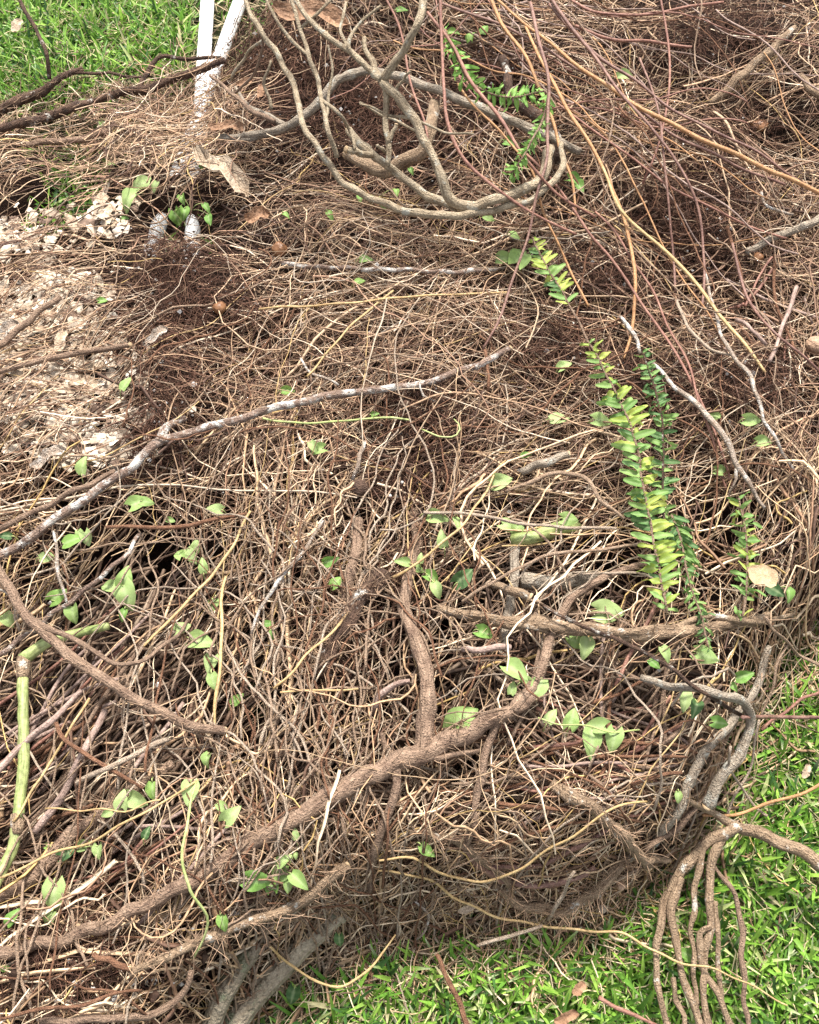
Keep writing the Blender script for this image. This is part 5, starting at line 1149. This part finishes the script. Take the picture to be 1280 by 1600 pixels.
# ------------------------------------------------------------------ ferns
def leaflet_mesh(mat, seed, curl=0.3):
    r = np.random.default_rng(seed); rows, cols = 9, 5
    s_ = np.linspace(0, 1, rows); c_ = np.linspace(-1, 1, cols)
    w = 0.16 * (np.sin(np.pi * (0.16 + 0.78 * s_)) ** 0.5) * (1 - 0.15 * s_); w[-1] = 0.05; w[0] = 0.12
    w = w * (1 + 0.10 * (np.arange(rows) % 2))
    X = w[:, None] * c_[None] + 0.10 * (s_[:, None] ** 2); Y = s_[:, None] + 0 * X
    Z = -curl * s_[:, None] ** 2 * 0.6 + 0.25 * np.abs(c_)[None] * w[:, None] + 0.015 * r.normal(0, 1, X.shape) + curl * 0.15 * np.sin(7 * s_[:, None] + r.uniform(0, 6)) * c_[None]
    V = np.stack([X, Y, Z], -1).reshape(-1, 3)
    i, j = np.meshgrid(np.arange(rows - 1), np.arange(cols - 1), indexing='ij'); b = (i * cols + j).ravel()
    vein = np.zeros((rows, cols)); vein[:, 2] = 0.7
    return mesh_np('leaflet', V, np.stack([b, b + 1, b + cols + 1, b + cols], -1), mat, vein=vein.ravel())
FM = {k: [leaflet_mesh(k, i, c) for i, c in enumerate((0.1, 0.4, 0.9, 1.5))] for k in ('fern_yellow', 'fern_mid', 'fern_dark', 'fern_bright')}
def fern(label, pts, step, lens, mats, spans, rpx=2.2, left_mats=None, fwd=0.45, tilt=0.32, off=0.02, up=True, curlmax=4, stem='bark_brown'):
    P = trace(pts, off, 0.001, step=0.004, stiff=0.2); n_ = len(P)
    root = tag(empty('fern_frond', P[0]), label, 'fern', 'fern fronds on the pile')
    tube_obj('stem', P, radii(P, [rpx, rpx * 0.7]), stem, root, 7, 0.06, base=P[0])
    T = np.gradient(P, axis=0); T /= np.linalg.norm(T, axis=1, keepdims=True)
    arc = np.concatenate([[0], np.cumsum(np.linalg.norm(np.diff(P, axis=0), axis=1))]); tot = arc[-1]
    depm = ((P - CAM) @ FW).mean(); s_ = 0.0; ds = 0.72 * step * depm / FPX
    while s_ < tot:
        f = s_ / tot
        if any(a <= f <= b for a, b in spans):
            i = int(np.searchsorted(arc, s_)); i = min(i, n_ - 1); t = T[i]
            view = (CAM - P[i]); view /= np.linalg.norm(view)
            nrm0 = view * 0.6 + np.array([0, 0, 1.0]) * 0.5
            side = np.cross(t, nrm0); side /= np.linalg.norm(side)
            L0 = 0.78 * np.interp(f, np.linspace(0, 1, len(lens)), lens) * depm / FPX
            for sg in (-1, 1):
                if rng.random() < 0.15: continue
                d = side * sg + t * fwd * rng.uniform(0.6, 1.4) + np.array([0, 0, -0.15]) + rng.normal(0, 0.12, 3)
                ms = mats if (sg > 0 or left_mats is None) else left_mats
                o = link('leaflet', FM[ms[rng.integers(len(ms))]][rng.integers(curlmax)], root)
                o.matrix_basis = Matrix.Translation(-Vector(P[0])) @ orient(P[i] + t * ds * 0.3 * sg, d, nrm0 + rng.normal(0, tilt, 3), L0 * rng.uniform(0.6, 1.1))
        s_ += ds * rng.uniform(0.7, 1.35)
# stems run from foot to tip
fern('long fern frond with yellow-green leaflets hanging down the right of the pile', [(1042, 955, .03), (1030, 890, .04), (1017, 820, .05), (1003, 745, .05), (994, 690, .05), (975, 640, .05), (945, 580, .05), (905, 505, .05), (878, 455, .06), (850, 410, .06), (832, 370, .06)], 12, [30, 44, 46, 46, 44, 36, 26, 36, 38, 24], ['fern_yellow', 'fern_yellow', 'fern_mid'], [(0.0, 0.66), (0.78, 1.0)], left_mats=['fern_mid', 'fern_mid', 'fern_yellow', 'fern_dark'], off=0.015)
fern('dark green fern frond close behind the yellow-green one', [(1043, 845, .01), (1034, 785, .02), (1037, 720, .03), (1035, 655, .03), (1020, 600, .03), (1004, 552, .03)], 10, [30, 32, 34, 30, 22], ['fern_dark', 'fern_dark', 'fern_mid'], [(0, 1)], tilt=0.5, off=0.005, stem='bark_dark')
fern('crumpled mid-green fern frond trailing below the yellow-green one', [(1050, 805, .02), (1066, 850, .03), (1072, 890, .03), (1083, 925, .03), (1096, 965, .03), (1108, 1010, .03)], 8, [42, 40, 26, 22, 22, 16], ['fern_mid', 'fern_dark', 'fern_mid'], [(0, 1)], tilt=0.8, fwd=0.8, off=0.01)
fern('small pale green fern frond near the right edge', [(1160, 965, .02), (1166, 930, .03), (1168, 880, .03), (1165, 830, .03), (1155, 778, .03)], 11, [26, 32, 34, 32, 24], ['fern_mid', 'fern_yellow', 'fern_mid'], [(0, 1)], tilt=0.7)
fern('bright green fern frond draped among the red vines at the top', [(692, 45, .16), (713, 85, .16), (728, 118, .16), (760, 142, .15), (800, 152, .14), (850, 143, .14)], 9, [18, 24, 26, 26, 28, 24], ['fern_bright'], [(0, 1)], tilt=0.8)
fern('curled bright green fern tip hanging below the draped frond', [(858, 148, .14), (848, 188, .13), (832, 215, .13), (818, 245, .12), (800, 272, .1)], 6, [24, 22, 20, 18, 24], ['fern_bright', 'fern_bright', 'fern_mid'], [(0, 1)], tilt=0.9, fwd=0.9)

# ------------------------------------------------------------------ dry leaves, wood chips, nuts and pebbles
def dry_leaf(label, u_, v_, sz, an, mat, stretch=0.5, off=0.02, curl=1.0, name='dry_leaf', cat='leaf'):
    pos = surf([u_], [v_], off, True)[0]; dep = (pos - CAM) @ FW; s = sz * dep / FPX
    g = np.linspace(-1, 1, 9); A, B_ = np.meshgrid(g, np.linspace(-1, 1, 7), indexing='ij')
    w = np.sqrt(np.maximum(1 - A ** 2 * 0.97, 0)) ** 0.7
    X = A; Y = B_ * w * stretch * (1 + 0.12 * np.sin(A * 7 + B_ * 3)) + 0.12 * np.sin(A * 2.5)
    Z = curl * (0.35 * B_ ** 2 * stretch + 0.12 * np.sin(A * 4 + 1) + 0.05 * np.sin(A * 9 + B_ * 8)) + rng.normal(0, 0.02, A.shape)
    V = np.stack([X, Y, Z], -1).reshape(-1, 3) * s * 0.5
    lo = V - np.array([0, 0, 0.0012])
    i, j = np.meshgrid(np.arange(8), np.arange(6), indexing='ij'); b = (i * 7 + j).ravel()
    Q = np.stack([b, b + 7, b + 8, b + 1], -1)
    o = link(name, mesh_np(name, V, Q, mat))
    a_ = math.radians(an); o.matrix_world = orient(pos, -RT * math.sin(a_) + UP * math.cos(a_), np.array([0, 0, 0.8]) - FW * 0.5 + rng.normal(0, 0.15, 3), 1.0)
    return tag(o, label, cat)
dry_leaf('large curled brown dry leaf at the top of the bush', 485, 22, 120, -15, 'brown_leaf', 0.3, 0.2)
dry_leaf('curled brown leaf at the cut tip of the thick grey branch', 355, 198, 62, -12, 'brown_leaf', 0.28, 0.07)
dry_leaf('long crumpled pale dry leaf beside the buried pipes', 345, 265, 125, -48, 'dead_leaf', 0.26, 0.03, 1.4)
dry_leaf('crumpled brown leaf curl at the lower end of the pale leaf strip', 402, 338, 40, 10, 'brown_leaf', 0.6, 0.02, 1.6)
dry_leaf('small brown leaf hanging under the bush twigs', 382, 128, 26, 10, 'brown_leaf', 0.45, 0.1)
dry_leaf('small folded brown leaf on a twig left of the arching branch', 408, 142, 30, 70, 'brown_leaf', 0.4, 0.1)
dry_leaf('torn tan wood chip beside the small pale fern', 1192, 900, 50, -30, 'cut_wood', 0.7, 0.05, 0.5, 'wood_chip', 'wood chip')
dry_leaf('white papery leaf scrap at the left edge above the litter', 12, 515, 40, 30, 'root_white', 0.5, 0.02, 1.4)
dry_leaf('white papery leaf scrap at the left below the litter', 75, 715, 60, 25, 'root_white', 0.35, 0.02, 1.4)
dry_leaf('upright pale leaf flake at the top of the litter', 95, 533, 40, 70, 'dead_leaf', 0.45, 0.015, 0.8)
dry_leaf('white torn leaf scrap on the dark mat right of the litter', 245, 523, 40, 30, 'root_white', 0.4, 0.02, 1.2)
dry_leaf('pale leaf flake sticking to the pile left of the glossy green stem', 730, 1420, 30, 10, 'dead_leaf', 0.4, 0.02, 0.9)
dry_leaf('beige dry leaf on the grass at the top left', 27, 40, 26, 60, 'dead_leaf', 0.7, 0.05, 0.8)
dry_leaf('small brown dry leaf on the lawn at the bottom, right of the twig', 905, 1545, 26, 20, 'brown_leaf', 0.6, 0.05, 0.8)
dry_leaf('folded tan dry leaf on the lawn at the right edge', 1260, 1205, 24, 50, 'dead_leaf', 0.5, 0.05, 0.9)
dry_leaf('curled brown leaf lying on the lawn near the bottom edge', 885, 1590, 40, 15, 'brown_leaf', 0.4, 0.05, 1.0)
# the largest litter flakes, one object each
fu = rng.normal(95, 60, 34); fv = rng.normal(588, 42, 34)
fu = np.concatenate([np.clip(fu, -10, 205), rng.normal(160, 30, 10)]); fv = np.concatenate([fv, rng.normal(330, 18, 10)])
Vk, Qk, pk = flakes(fu, fv, rng.uniform(0.010, 0.019, len(fu)), rng.uniform(-0.012, 0.002, len(fu)))
for i in range(len(fu)):
    tag(link('leaf_flake', mesh_np('leaf_flake', Vk[i] - pk[i], Ql, 'dead_leaf'), loc=pk[i]), 'pale beige leaf flake ' + place_words(fu[i], fv[i]), 'leaf', 'flakes of the pale leaf litter')

def lump_obj(name, label, cat, u_, v_, r, mat, off=0.004, sq=(1, 1, 0.8)):
    pos = surf([u_], [v_], off)[0]; rr = r * ((pos - CAM) @ FW) / FPX
    la, lo = np.linspace(0.06, math.pi - 0.06, 12), np.arange(16) * 2 * math.pi / 16
    A, B_ = np.meshgrid(la, lo, indexing='ij')
    d = np.stack([np.sin(A) * np.cos(B_), np.sin(A) * np.sin(B_), np.cos(A)], -1)
    f = 1 + 0.10 * np.sin(3 * d[..., 0] + rng.uniform(0, 6)) * np.cos(3 * d[..., 1] + rng.uniform(0, 6)) + 0.04 * np.sin(8 * d[..., 2] + 5 * d[..., 0])
    V = (d * f[..., None] * rr * np.array(sq)).reshape(-1, 3)
    i, j = np.meshgrid(np.arange(11), np.arange(16), indexing='ij'); j2 = (j + 1) % 16
    Q = np.stack([i * 16 + j, i * 16 + j2, (i + 1) * 16 + j2, (i + 1) * 16 + j], -1).reshape(-1, 4)[:, ::-1]
    V = np.vstack([V, [0, 0, rr * sq[2]], [0, 0, -rr * sq[2]]])
    tr = [(192, q, (q + 1) % 16) for q in range(16)] + [(193, 176 + (q + 1) % 16, 176 + q) for q in range(16)]
    o = link(name, mesh_np(name, V, Q, mat, tris=tr), loc=pos); o.rotation_euler = rng.uniform(-0.5, 0.5, 3)
    return tag(o, label, cat)
lump_obj('nut', 'round grey-brown nut on the dark root mat at the left', 'nut', 343, 481, 11, 'nut_shell', 0.012)
lump_obj('nut', 'small brown nut among the level roots in the upper left', 'nut', 437, 390, 12, 'nut_shell', 0.01)
lump_obj('nut', 'dark brown nut half buried above the upright brown root', 'nut', 562, 763, 16, 'bark_dark', 0.006)
lump_obj('pebble', 'tan pebble at the right edge of the pile', 'pebble', 1274, 539, 15, 'pebble', 0.012)
lump_obj('pebble', 'half buried reddish brown pebble on the dark mat in the upper right', 'pebble', 1187, 196, 12, 'nut_shell', -0.004, (1.2, 0.9, 0.6))
lump_obj('pebble', 'small brown pebble under the dark stem at the right', 'pebble', 1185, 402, 8, 'nut_shell', 0.002)
lump_obj('bud', 'pink bud on the tip of the bristly branch above the lawn', 'bud', 970, 1384, 8, 'pebble', 0.03)
lump_obj('bud', 'pale bud hanging below the bristly branch', 'bud', 942, 1420, 7, 'root_pale', 0.03)
